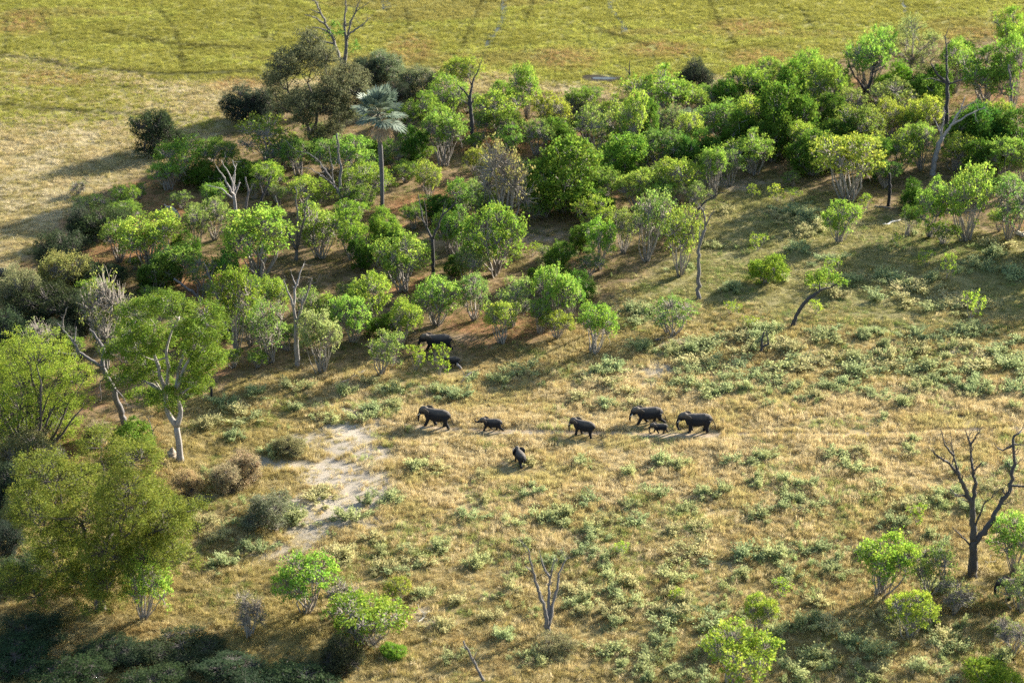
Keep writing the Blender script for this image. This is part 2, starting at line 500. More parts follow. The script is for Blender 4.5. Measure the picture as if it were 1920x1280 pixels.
#            density  height  width   colours
ZP = {'marsh': (2.6, .5, 1.2, [(.345, .33, .07), (.295, .28, .056), (.39, .39, .08), (.325, .285, .076)]),
      'straw': (3.4, .38, 1.05, [(.53, .44, .25), (.47, .38, .18), (.40, .345, .14), (.58, .50, .32)]),
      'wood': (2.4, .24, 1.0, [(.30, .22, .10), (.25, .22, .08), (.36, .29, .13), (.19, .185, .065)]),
      'short': (4.0, .28, 1.0, [(.38, .35, .135), (.29, .29, .10), (.48, .42, .20), (.34, .31, .11)]),
      'golden': (5.2, .72, .95, [(.52, .41, .205), (.59, .485, .28), (.445, .34, .15), (.48, .405, .17)]),
      'olive': (4.6, .52, 1.0, [(.42, .335, .135), (.355, .29, .105), (.51, .42, .21), (.385, .285, .115)]),
      'sand': (.4, .26, .7, [(.40, .33, .17), (.30, .28, .11)])}
ELE_AT = [(822, 800, 1), (925, 807, .7), (1097, 817, .8), (1219, 794, 1), (1239, 812, .6), (1310, 809, 1), (977, 876, 1.0), (824, 658, 1), (849, 688, .8), (1, 533, 1), (1910, 1122, 1)]     # trampled grass where the herd walks
def grass():
    rng = np.random.default_rng(5)
    pts = []
    # surveyed trapezoid the camera can see, with a margin all round; candidates at 3.2 per square metre
    n = 760000
    y = rng.uniform(196, 600, n)
    x = rng.uniform(-1, 1, n) * 172
    hw = (y * CP + CAM_H * SP) / F * 960 + 14
    dens = n / (404 * 344)
    k = np.abs(x) < hw
    x, y = x[k], y[k]
    w = zones(x, y)
    zi = np.argmax(np.cumsum(w / w.sum(-1, keepdims=True), -1) > rng.random(len(x))[:, None], -1)
    D = np.array([ZP[z][0] for z in ZN])[zi]
    clump = fbm(x, y, 2.6, 40, 2)
    patch = fbm(x, y, 11, 44, 2)
    px, py = PX(x, y)
    avoid = np.zeros(len(x), bool)
    for l in LINES:
        avoid |= (poly_d(px, py, l) < 2.0) & (rng.random(len(x)) < .8)
    for l, wd in CHANNELS:
        avoid |= poly_d(px, py, l) < 1.7
    avoid |= ((px - 1128) / 40) ** 2 + ((py - 148) / 8) ** 2 < 1
    avoid |= (poly_d(px, py, TRAIL) < 3.2) & (rng.random(len(x)) < .9)
    k = (rng.random(len(x)) < D / dens * np.where(zi == 0, 1.1, .45 + 1.1 * clump)) & ~avoid
    x, y, zi, clump, patch, px, py = [a[k] for a in (x, y, zi, clump, patch, px, py)]
    H = np.array([ZP[z][1] for z in ZN])[zi] * (.35 + 1.3 * clump) * rng.uniform(.7, 1.25, len(x))
    H = np.where(zi == 0, ZP['marsh'][1] * (.7 + .5 * clump) * rng.uniform(.85, 1.15, len(x)), H)
    Wd = np.array([ZP[z][2] for z in ZN])[zi] * rng.uniform(.75, 1.35, len(x))
    pal = np.array([(ZP[z][3] + ZP[z][3])[:4] for z in ZN])
    # neighbouring tufts share a tone: pick the colour by a slow noise, not one by one
    t = np.clip(fbm(x, y, 5.5, 47, 3) * 1.9 - .45 + rng.normal(0, .16, len(x)), 0, .999) * 4
    C = pal[zi, t.astype(int)] * rng.uniform(.85, 1.15, (len(x), 1))
    band = fbm(x, y * 2.2, 40, 88, 3)
    mz = zi == 0
    tb = np.clip(band * 2.4 - .7 + rng.normal(0, .08, len(x)), 0, .999) * 4
    C[mz] = (pal[0][tb.astype(int)] * rng.uniform(.94, 1.06, (len(x), 1)))[mz]
    # reddish seed heads in the marsh, green flushes elsewhere
    red = np.zeros(len(x))
    for cx, cy, a, b in ((770, 92, 55, 30), (1065, 112, 75, 24), (1420, 112, 70, 20), (1400, 55, 90, 20), (40, 45, 60, 25), (1240, 95, 90, 18), (1830, 70, 80, 18), (450, 160, 70, 16), (100, 150, 90, 16)):
        red = np.maximum(red, np.clip(1.2 - ((px - cx) / a) ** 2 - ((py - cy) / b) ** 2, 0, 1))
    red = red * (zi <= 1) * rng.random(len(x))
    C = C * (1 - red[:, None]) + red[:, None] * np.array((.42, .26, .12))
    for l in LINES + EXTRA_LINES:
        C = C * (1 - .6 * np.clip(1.5 - poly_d(px, py, l) / 3.2, 0, 1))[:, None]
    gr = (fbm(x, y, 6, 66, 2) > .63) & (zi >= 2) & (zi <= 5) & (rng.random(len(x)) < .35)
    C[gr] = C[gr] * (.62, .86, .55)
    for ex, ey, er in ELE_AT:
        H = np.where(((px - ex) / 46) ** 2 + ((py - ey - 5) / 17) ** 2 < er, H * .16, H)
    ang = rng.uniform(0, 6.283, len(x))
    tilt = .22 + .25 * fbm(x, y, 8, 71, 2)
    Rv = np.stack([rng.normal(0, .12, len(x)), tilt * rng.normal(.5, .5, len(x)), ang], -1)
    var = rng.integers(0, 4, len(x))
    Z = zg(x, y)
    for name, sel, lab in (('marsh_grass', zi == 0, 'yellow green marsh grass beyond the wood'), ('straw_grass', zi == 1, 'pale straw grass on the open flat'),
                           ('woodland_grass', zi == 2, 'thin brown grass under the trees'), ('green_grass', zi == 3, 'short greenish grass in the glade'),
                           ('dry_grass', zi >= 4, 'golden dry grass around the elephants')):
        v = np.stack([x[sel], y[sel], Z[sel]], -1).astype(np.float32)
        me = bpy.data.meshes.new(name)
        me.vertices.add(len(v))
        me.vertices.foreach_set('co', v.ravel())
        a = me.attributes.new('rot', 'FLOAT_VECTOR', 'POINT'); a.data.foreach_set('vector', Rv[sel].astype(np.float32).ravel())
        a = me.attributes.new('scl', 'FLOAT_VECTOR', 'POINT'); a.data.foreach_set('vector', np.stack([Wd, Wd, H], -1)[sel].astype(np.float32).ravel())
        a = me.attributes.new('col', 'FLOAT_VECTOR', 'POINT'); a.data.foreach_set('vector', C[sel].astype(np.float32).ravel())
        a = me.attributes.new('var', 'INT', 'POINT'); a.data.foreach_set('value', var[sel].astype(np.int32))
        me.materials.append(M_GRASS)
        o = obj(name, me)
        md = o.modifiers.new('scatter', 'NODES')
        md.node_group = SCATTER
        tag(o, lab, 'grass', kind='stuff')
        print('GRASS', name, len(v))
grass()

# ------------------------------------------------------------------ living trees
BARK_GREY, BARK_DARK, BARK_PALE = (.24, .21, .175), (.075, .062, .055), (.36, .32, .28)
def bend(rng, a, b, n, amp):
    t = np.linspace(0, 1, n)[:, None]
    p = a * (1 - t) + b * t
    L = np.linalg.norm(b - a)
    off = rng.normal(0, amp * L, 3)
    return p + off * (np.sin(np.pi * t)) + rng.normal(0, amp * .25 * L, (n, 3)) * np.sin(np.pi * t)
def make_tree(seed, lobes, lobe_r, stems, nclump, leaves=22, lsize=.24, csize=.3, flat=1.0, low=-.35, trunk_r=.16, fork=None, twig=.55, keep=1.0, mleaf=None, up=.5, extra_twigs=0, fill=.75, lw=.62):
    """lobes: crown lobes in local metres; stems: list of ground offsets; returns (wood mesh, leaf mesh)"""
    rng = np.random.default_rng(seed)
    lobes = np.asarray(lobes, float); lobe_r = np.asarray(lobe_r, float)
    k = (lobe_r ** 2 / (lobe_r ** 2).sum() * nclump * 2).astype(int) + 2
    C, own = [], []
    for i, (c, r, n) in enumerate(zip(lobes, lobe_r, k)):
        d = sph(rng, n * 2)
        d = d[d[:, 2] > low + rng.normal(0, .2, len(d))][:n]
        p = c + d * (1, 1, flat) * r * rng.uniform(fill, 1.22, (len(d), 1))
        ok = np.ones(len(p), bool)
        for j, (c2, r2) in enumerate(zip(lobes, lobe_r)):
            if j != i:
                ok &= np.linalg.norm((p - c2) / (1, 1, flat), axis=1) > r2 * .72
        ok &= p[:, 2] > .25
        C.append(p[ok]); own.append(np.full(ok.sum(), i))
    C = np.concatenate(C); own = np.concatenate(own)
    if len(C) > nclump:
        s = rng.permutation(len(C))[:nclump]
        C, own = C[s], own[s]
    wood, leaf = MB(), MB()
    # stems and boughs
    stems = [np.array((sx, sy, -.25)) for sx, sy in stems]
    for i, (c, r) in enumerate(zip(lobes, lobe_r)):
        st = stems[i % len(stems)]
        root = c - (0, 0, r * flat * .35)
        if fork is None:
            path = bend(rng, st, root, 6, .07)
            path[1:-1, :2] = path[1:-1, :2] * .9 + st[:2] * .1
            wood.tube(path, np.linspace(trunk_r * (.75 + .3 * rng.random()), trunk_r * .3, 6), 5)
        else:
            ups = [f for f in fork if f[1] >= 0] or fork
            fk, _, fr = min(ups, key=lambda f: np.linalg.norm(f[0] - root))
            if root[2] > fk[2] + .4:
                wood.tube(bend(rng, fk, root, 6, .09), np.linspace(fr * .62, trunk_r * .1, 6), 5)
    if fork is not None:
        for i, (fk, par, fr) in enumerate(fork):
            path = bend(rng, stems[0] if par < 0 else fork[par][0], fk, 7, .03 if par < 0 else .06)
            rr = np.linspace(trunk_r * 1.05 if par < 0 else fork[par][2], fr, 7)
            if par < 0: rr[0] *= 1.35
            wood.tube(path, rr, 8)
    for c, i in zip(C, own):
        if rng.random() < twig:
            root = lobes[i] - (0, 0, lobe_r[i] * flat * .35)
            wood.tube(bend(rng, root + (c - root) * rng.uniform(0, .35), c, 4, .07), np.linspace(.045, .016, 4) * (csize / .3) ** .5, 3, False)
    for _ in range(extra_twigs):
        i = rng.integers(len(lobes))
        root = lobes[i] - (0, 0, lobe_r[i] * .3)
        d = unit(rng.normal(size=3) + (0, 0, .6))
        wood.tube(bend(rng, root, root + d * (1, 1, flat) * lobe_r[i] * rng.uniform(.7, 1.25), 4, .09), np.linspace(.04, .014, 4), 3, False)
    s = rng.random(len(C)) < keep
    C = C[s]
    nl = rng.integers(int(leaves * .6), int(leaves * 1.4) + 1, len(C))
    cc = np.repeat(C, nl, 0)
    sc = np.repeat(csize * rng.uniform(.65, 1.35, len(C)), nl)[:, None]
    g = rng.normal(size=cc.shape)
    p = cc + g * sc * (.62, .62, .5)
    nrm = unit(rng.normal(size=cc.shape) * .75 + (0, 0, up) + unit(g) * .35)
    ax = unit(np.cross(nrm, rng.normal(size=cc.shape)))
    sd = np.cross(nrm, ax)
    L = lsize * rng.uniform(.65, 1.3, len(p))
    leaf.diamonds(p, ax, sd, L, L * lw)
    return wood.mesh('trunk', M_BARK, True), leaf.mesh('crown', mleaf or M_LEAF)

def lobes_round(seed, H, Rr, n, zlo=.48, zhi=.8, rmin=.27, rmax=.42):
    rng = np.random.default_rng(seed)
    L = [(rng.normal(0, .12) * Rr, rng.normal(0, .12) * Rr, H * zhi)]
    r = [Rr * .4]
    for i in range(n):
        a = i * 2.4 + rng.random() * .9
        d = Rr * rng.uniform(.3, .74)
        L.append((d * math.cos(a), d * math.sin(a), H * rng.uniform(zlo, zhi)))
        r.append(Rr * rng.uniform(rmin, rmax))
    return L, r
TREE_H, TREE_R = 5.5, 2.7
VAR = {}
def variants():
    st = lambda rng, n, d: [(rng.normal(0, d), rng.normal(0, d)) for _ in range(n)]
    V = {'b': [], 'd': [], 'g': [], 't': [], 'h': [], 's': []}
    for i in range(10):         # open leafy trees
        rng = np.random.default_rng(100 + i)
        L, r = lobes_round(100 + i, 5.0, 2.9, 14 + i % 5, .40 + .05 * (i % 4), .82)
        V['b'].append(make_tree(100 + i, L, r, st(rng, 3, .28), 170, 28, .2, .31, low=-.4, trunk_r=.1, twig=.95, extra_twigs=150))
    for i in range(4):         # dense, leafy to the ground
        rng = np.random.default_rng(200 + i)
        L, r = lobes_round(200 + i, 5.0, 2.6, 17, .2, .8, .32, .48)
        V['d'].append(make_tree(200 + i, L, r, st(rng, 3, .3), 400, 32, .2, .33, low=-.7, trunk_r=.12, twig=.25))
    for i in range(4):         # sparse, twigs showing
        rng = np.random.default_rng(300 + i)
        L, r = lobes_round(300 + i, 5.1, 2.7, 11, .42, .8)
        V['g'].append(make_tree(300 + i, L, r, st(rng, 3, .3), 170, 22, .19, .29, low=-.6, trunk_r=.1, twig=.95, keep=.8, extra_twigs=130))
    for i in range(3):         # nearly leafless, a haze of grey twigs
        rng = np.random.default_rng(400 + i)
        L, r = lobes_round(400 + i, 5.2, 2.4, 10, .3, .82, .4, .55)
        V['t'].append(make_tree(400 + i, L, r, st(rng, 2, .2), 170, 14, .2, .28, low=-.8, trunk_r=.12, twig=1, keep=.5, extra_twigs=420))
    for i in range(4):         # low thorn thickets with fine leaves
        rng = np.random.default_rng(500 + i)
        L, r = lobes_round(500 + i, 4.6, 2.7, 17, .1, .64, .24, .4)
        V['h'].append(make_tree(500 + i, L, r, st(rng, 4, .7), 340, 40, .15, .36, low=-.8, trunk_r=.07, twig=.6, extra_twigs=260, mleaf=M_FINE))
    for i in range(3):         # saplings: a few leafy sprigs
        rng = np.random.default_rng(600 + i)
        L, r = lobes_round(600 + i, 5.0, 2.4, 4, .35, .8, .35, .5)
        V['s'].append(make_tree(600 + i, L, r, st(rng, 3, .4), 64, 12, .27, .3, low=-.6, trunk_r=.09, twig=.9))
    for k, l in V.items():
        out = []
        for w, c in l:
            n = len(c.vertices)
            a = np.empty(n * 3, np.float32); c.vertices.foreach_get('co', a); a = a.reshape(-1, 3)
            out.append((w, c, np.percentile(np.hypot(a[:, 0], a[:, 1]), 96), np.percentile(a[:, 2], 99)))
        VAR[k] = out
variants()

ITEMS = []        # (object, look, pixel x, pixel y of the base) - labels are written at the end
def solve_h(T, a, c, s):
    lo, hi = .3, 60
    for _ in range(40):
        h = (lo + hi) / 2
        if .62 * h * c + math.sqrt(a * a * s * s + .144 * h * h * c * c) < T: lo = h
        else: hi = h
    return h
LOOK = {  # colour of the crown, wording, object name, category
    'b': ('b', (.21, .36, .034), 'bright green leafy tree', 'leafy_tree', 'tree'),
    'y': ('b', (.28, .385, .034), 'yellow green leafy tree', 'leafy_tree', 'tree'),
    'm': ('b', (.16, .29, .034), 'mid green leafy tree', 'leafy_tree', 'tree'),
    'd': ('d', (.075, .175, .014), 'dense dark green tree', 'dense_tree', 'tree'),
    'e': ('d', (.145, .30, .024), 'full round bright green tree', 'dense_tree', 'tree'),
    'g': ('g', (.185, .285, .05), 'thin twiggy grey green tree', 'thin_tree', 'tree'),
    'p': ('b', (.31, .39, .12), 'pale whitish green tree', 'leafy_tree', 'tree'),
    't': ('t', (.22, .25, .075), 'nearly leafless grey tree', 'twiggy_tree', 'tree'),
    'h': ('h', (.040, .060, .032), 'dark olive thorn thicket', 'thorn_bush', 'bush'),
    'H': ('h', (.16, .195, .09), 'grey olive feathery thicket', 'thorn_bush', 'bush'),
    'k': ('h', (.21, .235, .08), 'pale olive thicket', 'thorn_bush', 'bush'),
    'v': ('h', (.05, .088, .034), 'dark green low thicket', 'thorn_bush', 'bush'),
    's': ('s', (.26, .40, .022), 'light green sapling', 'sapling', 'sapling'),
    'z': ('d', (.20, .34, .02), 'small vivid green bush', 'leafy_bush', 'bush'),
    'r': ('h', (.34, .30, .14), 'rusty brown dry shrub', 'dry_shrub', 'shrub'),
}
GROUPS = {'tree': 'trees of the open wood', 'bush': 'thickets and bushes around the wood', 'sapling': 'light green saplings in the grass', 'shrub': 'rusty dry shrubs by the sandy patch'}
T = [
 # cx, top, base, width, look      (left part of the wood)
 (345,257,338,98,'b'),(500,216,312,108,'g'),(285,396,502,122,'b'),(228,415,490,70,'m'),(402,372,452,66,'g'),(370,392,470,50,'g'),(482,400,522,122,'b'),(420,262,330,52,'m'),(392,300,350,70,'d'),(455,300,352,60,'d'),(400,345,395,46,'m'),
 (578,330,396,104,'b'),(505,303,365,60,'b'),(664,254,338,84,'b'),(690,308,384,86,'b'),(606,384,484,66,'b'),(662,398,488,62,'b'),(727,390,456,54,'e'),(757,434,545,94,'b'),(804,303,376,42,'y'),(828,220,312,70,'m'),
 (860,388,486,62,'b'),(772,382,430,44,'m'),(808,172,248,70,'b'),(866,108,178,66,'y'),(842,140,222,76,'b'),(938,168,254,90,'y'),(988,120,225,56,'y'),(946,150,215,56,'b'),(1028,174,252,62,'y'),(1004,226,292,60,'g'),
 (1090,164,228,62,'m'),(1146,176,256,74,'y'),(1118,202,298,78,'g'),(1058,268,396,122,'e'),(1165,258,338,88,'e'),(892,278,330,40,'y'),(868,336,404,60,'m'),(926,390,516,90,'b'),(846,392,480,50,'b'),(1138,316,384,54,'m'),(1196,320,392,78,'b'),
 (1114,368,424,62,'b'),(1220,360,488,76,'g'),(1128,408,506,56,'b'),(1170,394,476,50,'g'),(1272,384,518,74,'g'),(1268,298,380,88,'b'),(1222,318,380,60,'b'),(1336,283,374,44,'b'),(1362,282,348,58,'g'),(1410,246,328,84,'b'),
 (560,258,330,60,'m'),(610,262,330,60,'m'),(740,268,318,60,'g'),(775,245,312,50,'d'),(535,268,322,70,'g'),(760,190,250,50,'m'),(705,255,310,56,'d'),(1050,225,285,60,'d'),(1030,300,360,50,'m'),(985,330,385,44,'d'),
 (330,455,530,80,'m'),(380,478,548,66,'g'),(300,486,550,60,'d'),(430,470,540,50,'m'),(905,210,262,44,'m'),(960,215,272,50,'m'),
 # the thick wood on the right
 (1234,125,232,106,'b'),(1292,160,228,62,'b'),(1328,160,210,52,'b'),(1368,148,210,52,'e'),(1398,125,205,62,'b'),(1355,188,270,88,'b'),(1407,182,268,60,'y'),(1260,197,264,62,'g'),(1296,214,288,50,'y'),(1234,238,322,76,'m'),
 (1485,158,278,88,'d'),(1510,92,184,62,'b'),(1440,107,180,64,'b'),(1492,120,204,72,'e'),(1538,122,234,64,'b'),(1445,218,302,54,'d'),(1495,230,304,50,'y'),(1522,250,328,72,'d'),(1180,178,304,48,'y'),(1205,196,290,50,'d'),
 (1626,63,176,100,'b'),(1800,75,136,50,'e'),(1902,23,120,70,'b'),(1845,93,204,84,'m'),(1898,78,205,66,'b'),(1788,80,176,60,'b'),(1568,114,200,76,'b'),(1672,118,190,60,'e'),(1672,148,234,76,'g'),(1734,174,264,64,'y'),(1735,146,206,60,'e'),
 (1600,164,248,62,'g'),(1668,192,268,54,'y'),(1708,205,266,40,'y'),(1612,204,292,78,'m'),(1866,183,266,56,'b'),(1537,140,228,52,'m'),(1682,243,328,62,'b'),(1728,227,320,66,'b'),(1792,250,320,62,'y'),(1876,257,342,82,'b'),(1588,254,377,124,'y'),
 (1628,242,294,44,'y'),(1840,200,300,80,'d'),(1900,200,300,80,'d'),(1810,215,305,66,'d'),(1560,180,270,60,'d'),(1570,225,300,60,'d'),(1640,262,335,60,'d'),(1915,270,345,60,'g'),(1758,130,200,56,'d'),(1845,262,335,60,'d'),(1385,215,292,60,'d'),(1320,240,305,60,'d'),
 (1460,185,262,56,'d'),(1280,255,318,60,'d'),(1430,160,215,50,'d'),(1660,300,352,56,'m'),
 # glade and right side
 (1577,372,453,64,'b'),(1742,340,446,66,'b'),(1812,318,452,88,'b'),(1890,337,452,84,'g'),(1700,385,442,40,'m'),(1770,415,458,60,'m'),(1438,480,532,60,'z'),(1485,350,378,34,'s'),(1412,345,372,26,'s'),(1457,345,378,36,'s'),(1776,474,524,32,'s'),(1680,435,460,26,'s'),(1625,362,392,34,'s'),(1560,485,520,34,'s'),(1420,440,470,40,'s'),(1820,540,600,44,'s'),
 (1535,520,546,60,'s'),(1735,470,500,34,'s'),(1370,560,590,40,'s'),(1405,590,615,40,'s'),
 # southern edge of the wood
 (447,512,662,86,'b'),(510,522,604,58,'b'),(508,562,682,56,'g'),(582,538,622,50,'g'),(618,558,628,50,'b'),(604,585,698,92,'p'),(660,547,642,66,'b'),(700,509,612,78,'b'),(752,560,650,62,'b'),(818,516,610,84,'b'),(888,514,602,66,'g'),(964,520,614,76,'g'),(940,562,645,58,'y'),
 (1042,502,612,70,'b'),(1070,522,606,48,'b'),(1044,582,634,54,'y'),(1112,573,662,76,'b'),(1255,556,628,76,'g'),(718,620,706,66,'g'),(780,645,696,36,'s'),(826,650,708,46,'s'),(1010,560,625,40,'m'),(575,600,640,40,'m'),
 (470,580,650,50,'m'),(205,513,690,100,'t'),(80,596,690,66,'t'),(950,258,432,124,'t'),(905,330,420,60,'g'),(1010,500,545,40,'d'),(1045,455,520,44,'d'),(1090,420,470,44,'d'),(1000,455,480,34,'s'),(680,450,505,40,'d'),
 # foreground
 (574,1044,1150,114,'b'),(694,1106,1202,134,'b'),(742,1084,1140,44,'y'),(468,1110,1196,70,'t'),(640,1085,1160,90,'t'),(1652,1002,1116,98,'b'),(1738,1022,1112,90,'g'),(1704,1108,1196,80,'y'),(1368,1160,1284,136,'y'),(1424,1110,1182,66,'y'),(1862,1234,1320,116,'z'),(1905,962,1078,80,'b'),
 (1916,1062,1148,84,'g'),(250,788,852,62,'e'),(272,1036,1162,74,'b'),(1790,1085,1150,80,'t'),(1160,1010,1045,30,'s'),(1465,1082,1120,44,'s'),(1720,945,985,36,'s'),(1900,1150,1230,90,'t'),(690,1160,1212,70,'t'),(1530,560,590,30,'s'),(1265,1098,1130,30,'s'),
 # thickets
 (296,212,286,96,'h'),(462,160,226,80,'h'),(500,170,232,66,'h'),(724,96,150,76,'H'),(786,124,178,84,'H'),(690,110,158,56,'h'),(1302,110,164,58,'h'),(200,372,452,100,'v'),(155,385,450,60,'h'),(118,432,512,110,'h'),(118,474,552,112,'k'),(92,530,606,140,'h'),(40,500,590,70,'k'),(190,470,545,80,'v'),
 (20,560,640,80,'v'),(150,556,625,90,'h'),(150,340,366,40,'t'),(1290,205,250,50,'H'),(740,150,200,60,'h'),(1080,185,230,60,'H'),(840,170,212,60,'H'),(60,800,900,110,'k'),(100,850,930,80,'t'),(20,850,960,90,'v'),(340,1168,1228,110,'v'),(430,1200,1262,120,'v'),(560,1220,1290,120,'v'),(300,1230,1300,120,'v'),
 (200,1180,1230,80,'v'),(640,1190,1250,90,'h'),(480,1240,1300,110,'v'),(30,920,990,70,'k'),(60,1140,1200,90,'v'),(735,1205,1230,46,'z'),(40,1020,1090,90,'v'),(30,1190,1250,110,'v'),(130,1220,1280,120,'v'),(240,1180,1240,90,'v'),(10,700,800,70,'h'),(60,640,700,90,'h'),(110,600,660,80,'h'),(15,980,1040,70,'h'),
 # rusty shrubs
 (452,846,905,84,'r'),(425,872,925,54,'r'),(545,812,850,60,'r'),(350,880,930,56,'r'),(180,790,830,60,'r'),(600,1030,1075,60,'r'),(1040,1190,1225,80,'r'),(500,920,985,90,'k'),
 # just outside the right edge: they throw the long shadows that reach into the glade
 (2010,330,470,120,'e'),(2070,380,520,120,'b'),(1985,420,500,80,'b'),(2040,1080,1240,150,'b'),
]
trng = np.random.default_rng(77)
urng = np.random.default_rng(31)
def wood_at(px, py):
    g = G(px, py)
    return zones(np.array([g[0]]), np.array([g[1]]))[0, 2]
nu = 0
while nu < 120:
    px, py = urng.uniform(120, 1920), urng.uniform(200, 700)
    if wood_at(px, py) < .7 or min(math.hypot(px - t[0], (py - t[2]) * 1.6) for t in T) < 22: continue
    if abs(px - 835) < 95 and abs(py - 665) < 75: continue
    w = urng.uniform(24, 62) * (1 if py > 300 else .85)
    T.append((px, py - w * urng.uniform(.75, 1.15), py, w, 'mmbdgbgm'[urng.integers(8)]))
    nu += 1
for (cx, top, base, w, lk) in T:
    kind, colr, look, name, cat = LOOK[lk]
    if lk == 'v': top, w = top + (base - top) * .2, w * 1.25
    g = ground_pt(cx, base)
    m = ppm(cx, base)
    wood, crown, R0, H0 = VAR[kind][trng.integers(len(VAR[kind]))]
    a = w / 2 / m
    h = solve_h((base - top) / m, a, math.cos(dep(base)), math.sin(dep(base)))
    h = max(h, .5 * a)
    root = thing(name, g, trng.uniform(0, 6.283))
    s = a / R0 * (trng.uniform(1.12, 1.27) if kind in 'bdg' else trng.uniform(1.0, 1.1))
    root.rotation_euler = (trng.normal(0, .07), trng.normal(0, .07), root.rotation_euler[2])
    root.scale = (s * trng.uniform(.88, 1.14), s * trng.uniform(.88, 1.14), h / H0 * trng.uniform(.96, 1.08))
    tone = trng.normal(1, .10)
    tint = np.clip(np.array(colr) * tone * (trng.normal(1, .09), 1, trng.normal(1, .15)), .01, .6)
    obj('trunk', wood, root, BARK_GREY if lk not in 'hvr' else BARK_DARK)
    obj('crown', crown, root, tuple(tint))
    root['category'] = cat
    root['group'] = GROUPS[cat]
    ITEMS.append((root, look, cx, base))

# ------------------------------------------------------------------ the large single trees, lobes set where they stand
def big_tree(name, base, lobes_px, label, colr, bark, seed, forks_px=None, depth=.8, rk=1.0, sub=3, **kw):
    rng = np.random.default_rng(seed)
    g = ground_pt(*base)
    m = ppm(*base)
    L, r = [], []
    for (px, py, rp) in lobes_px:
        p = on_plane(px, py, g[1]) - g
        dy = rng.uniform(-1, 1) * depth * 5
        p = on_plane(px, py, g[1] + dy) - g
        for _ in range(sub):
            q = p + rng.normal(0, .52, 3) * (1, 1, .7) * rp / m
            L.append(q); r.append(rp / m * rk * rng.uniform(.5, .75))
    fork = None
    if forks_px:
        fork = [(on_plane(px, py, g[1]) - g + np.array((0, dy, 0)), par, fr) for px, py, dy, par, fr in forks_px]
    wood, crown = make_tree(seed, L, r, [(0, 0)], fork=fork, **kw)
    root = thing(name, g)
    obj('trunk', wood, root, bark)
    obj('crown', crown, root, colr)
    tag(root, label, 'tree')
    return root
BIG = {}
BIG['acacia'] = big_tree('acacia_tree', (190, 1143), [(110, 905, 62), (190, 872, 62), (268, 895, 62), (305, 975, 50), (60, 965, 44), (92, 1030, 52), (180, 970, 72), (260, 1045, 58), (135, 1085, 50), (225, 1090, 46), (325, 960, 36), (62, 1060, 44), (150, 930, 56), (235, 950, 56), (190, 1030, 62), (150, 1060, 50), (245, 1000, 58), (110, 980, 60), (280, 1000, 50), (110, 1110, 40), (175, 1100, 44), (255, 1100, 36), (300, 1040, 40)],
    'huge spreading olive green acacia in the near left corner', (.165, .215, .024), BARK_DARK, 901, [(187, 1095, 0, -1, .45), (155, 1030, 1.5, 0, .22), (205, 1015, 2.5, 0, .24), (240, 1035, 1, 0, .2), (105, 985, 1, 1, .18), (150, 955, -2, 1, .16), (190, 930, 1, 2, .18), (240, 940, 3, 2, .16), (290, 990, -1, 3, .15), (235, 985, -3, 3, .15)], depth=.9, rk=1.2, nclump=3000, leaves=58, lsize=.17, csize=.46, flat=.7, low=-.6, trunk_r=.6, twig=.4, mleaf=M_FINE, up=.9, fill=.72)
BIG['forked'] = big_tree('tall_tree', (338, 864), [(275, 592, 44), (318, 572, 44), (362, 590, 42), (390, 625, 38), (248, 635, 40), (312, 630, 52), (365, 655, 42), (285, 690, 42), (335, 700, 42), (232, 660, 34), (300, 735, 38), (345, 740, 38), (385, 690, 36), (250, 700, 34), (275, 650, 44), (395, 660, 30), (268, 735, 30), (325, 770, 26), (375, 725, 28)],
    'tall green tree on a pale forked trunk at the sandy edge', (.135, .235, .018), (.25, .225, .20), 902, [(331, 800, 0, -1, .36), (309, 742, .6, 0, .27), (331, 735, -.6, 0, .25), (285, 670, 1.5, 1, .16), (315, 660, -1.5, 1, .17), (345, 665, 1.5, 2, .16), (365, 650, -1, 2, .14), (290, 610, 0, 3, .1), (335, 600, 1, 4, .1)], depth=.8, rk=1.12, nclump=1600, leaves=44, lsize=.2, csize=.42, flat=.6, low=-.5, trunk_r=.42, twig=.4, mleaf=M_FINE, up=1.0, fill=.7)
BIG['left'] = big_tree('bushy_tree', (60, 860), [(60, 668, 44), (112, 702, 38), (40, 740, 52), (112, 770, 44), (62, 812, 50), (0, 700, 46), (-5, 780, 50), (128, 745, 30), (-40, 730, 50), (30, 830, 40)],
    'bushy lime green tree at the left edge of the photo', (.225, .335, .024), BARK_DARK, 903, None, depth=.7, rk=1.15, nclump=1500, leaves=42, lsize=.2, csize=.46, low=-.7, trunk_r=.25, twig=.5, mleaf=M_FINE, fill=.55, lw=.4)
BIG['olive'] = big_tree('olive_tree', (584, 290), [(538, 122, 36), (566, 100, 30), (516, 142, 24), (612, 118, 36), (628, 152, 36), (572, 170, 38), (528, 196, 26), (642, 182, 32), (600, 198, 30), (668, 150, 24), (556, 216, 24), (510, 165, 24), (650, 200, 32), (640, 150, 34), (685, 185, 24), (620, 238, 26)],
    'large brownish olive tree with a wide crown left of the palm', (.135, .15, .07), BARK_DARK, 904, [(580, 252, 0, -1, .34), (560, 215, 1, 0, .2), (596, 205, -1, 0, .24), (540, 165, -1.5, 1, .13), (575, 160, 1.5, 2, .14), (620, 165, 0, 2, .15), (525, 200, 0, 1, .1)], depth=.9, rk=1.15, nclump=1350, leaves=40, lsize=.26, csize=.6, flat=.8, low=-.5, trunk_r=.42, twig=.8, mleaf=M_FINE, fill=.6)
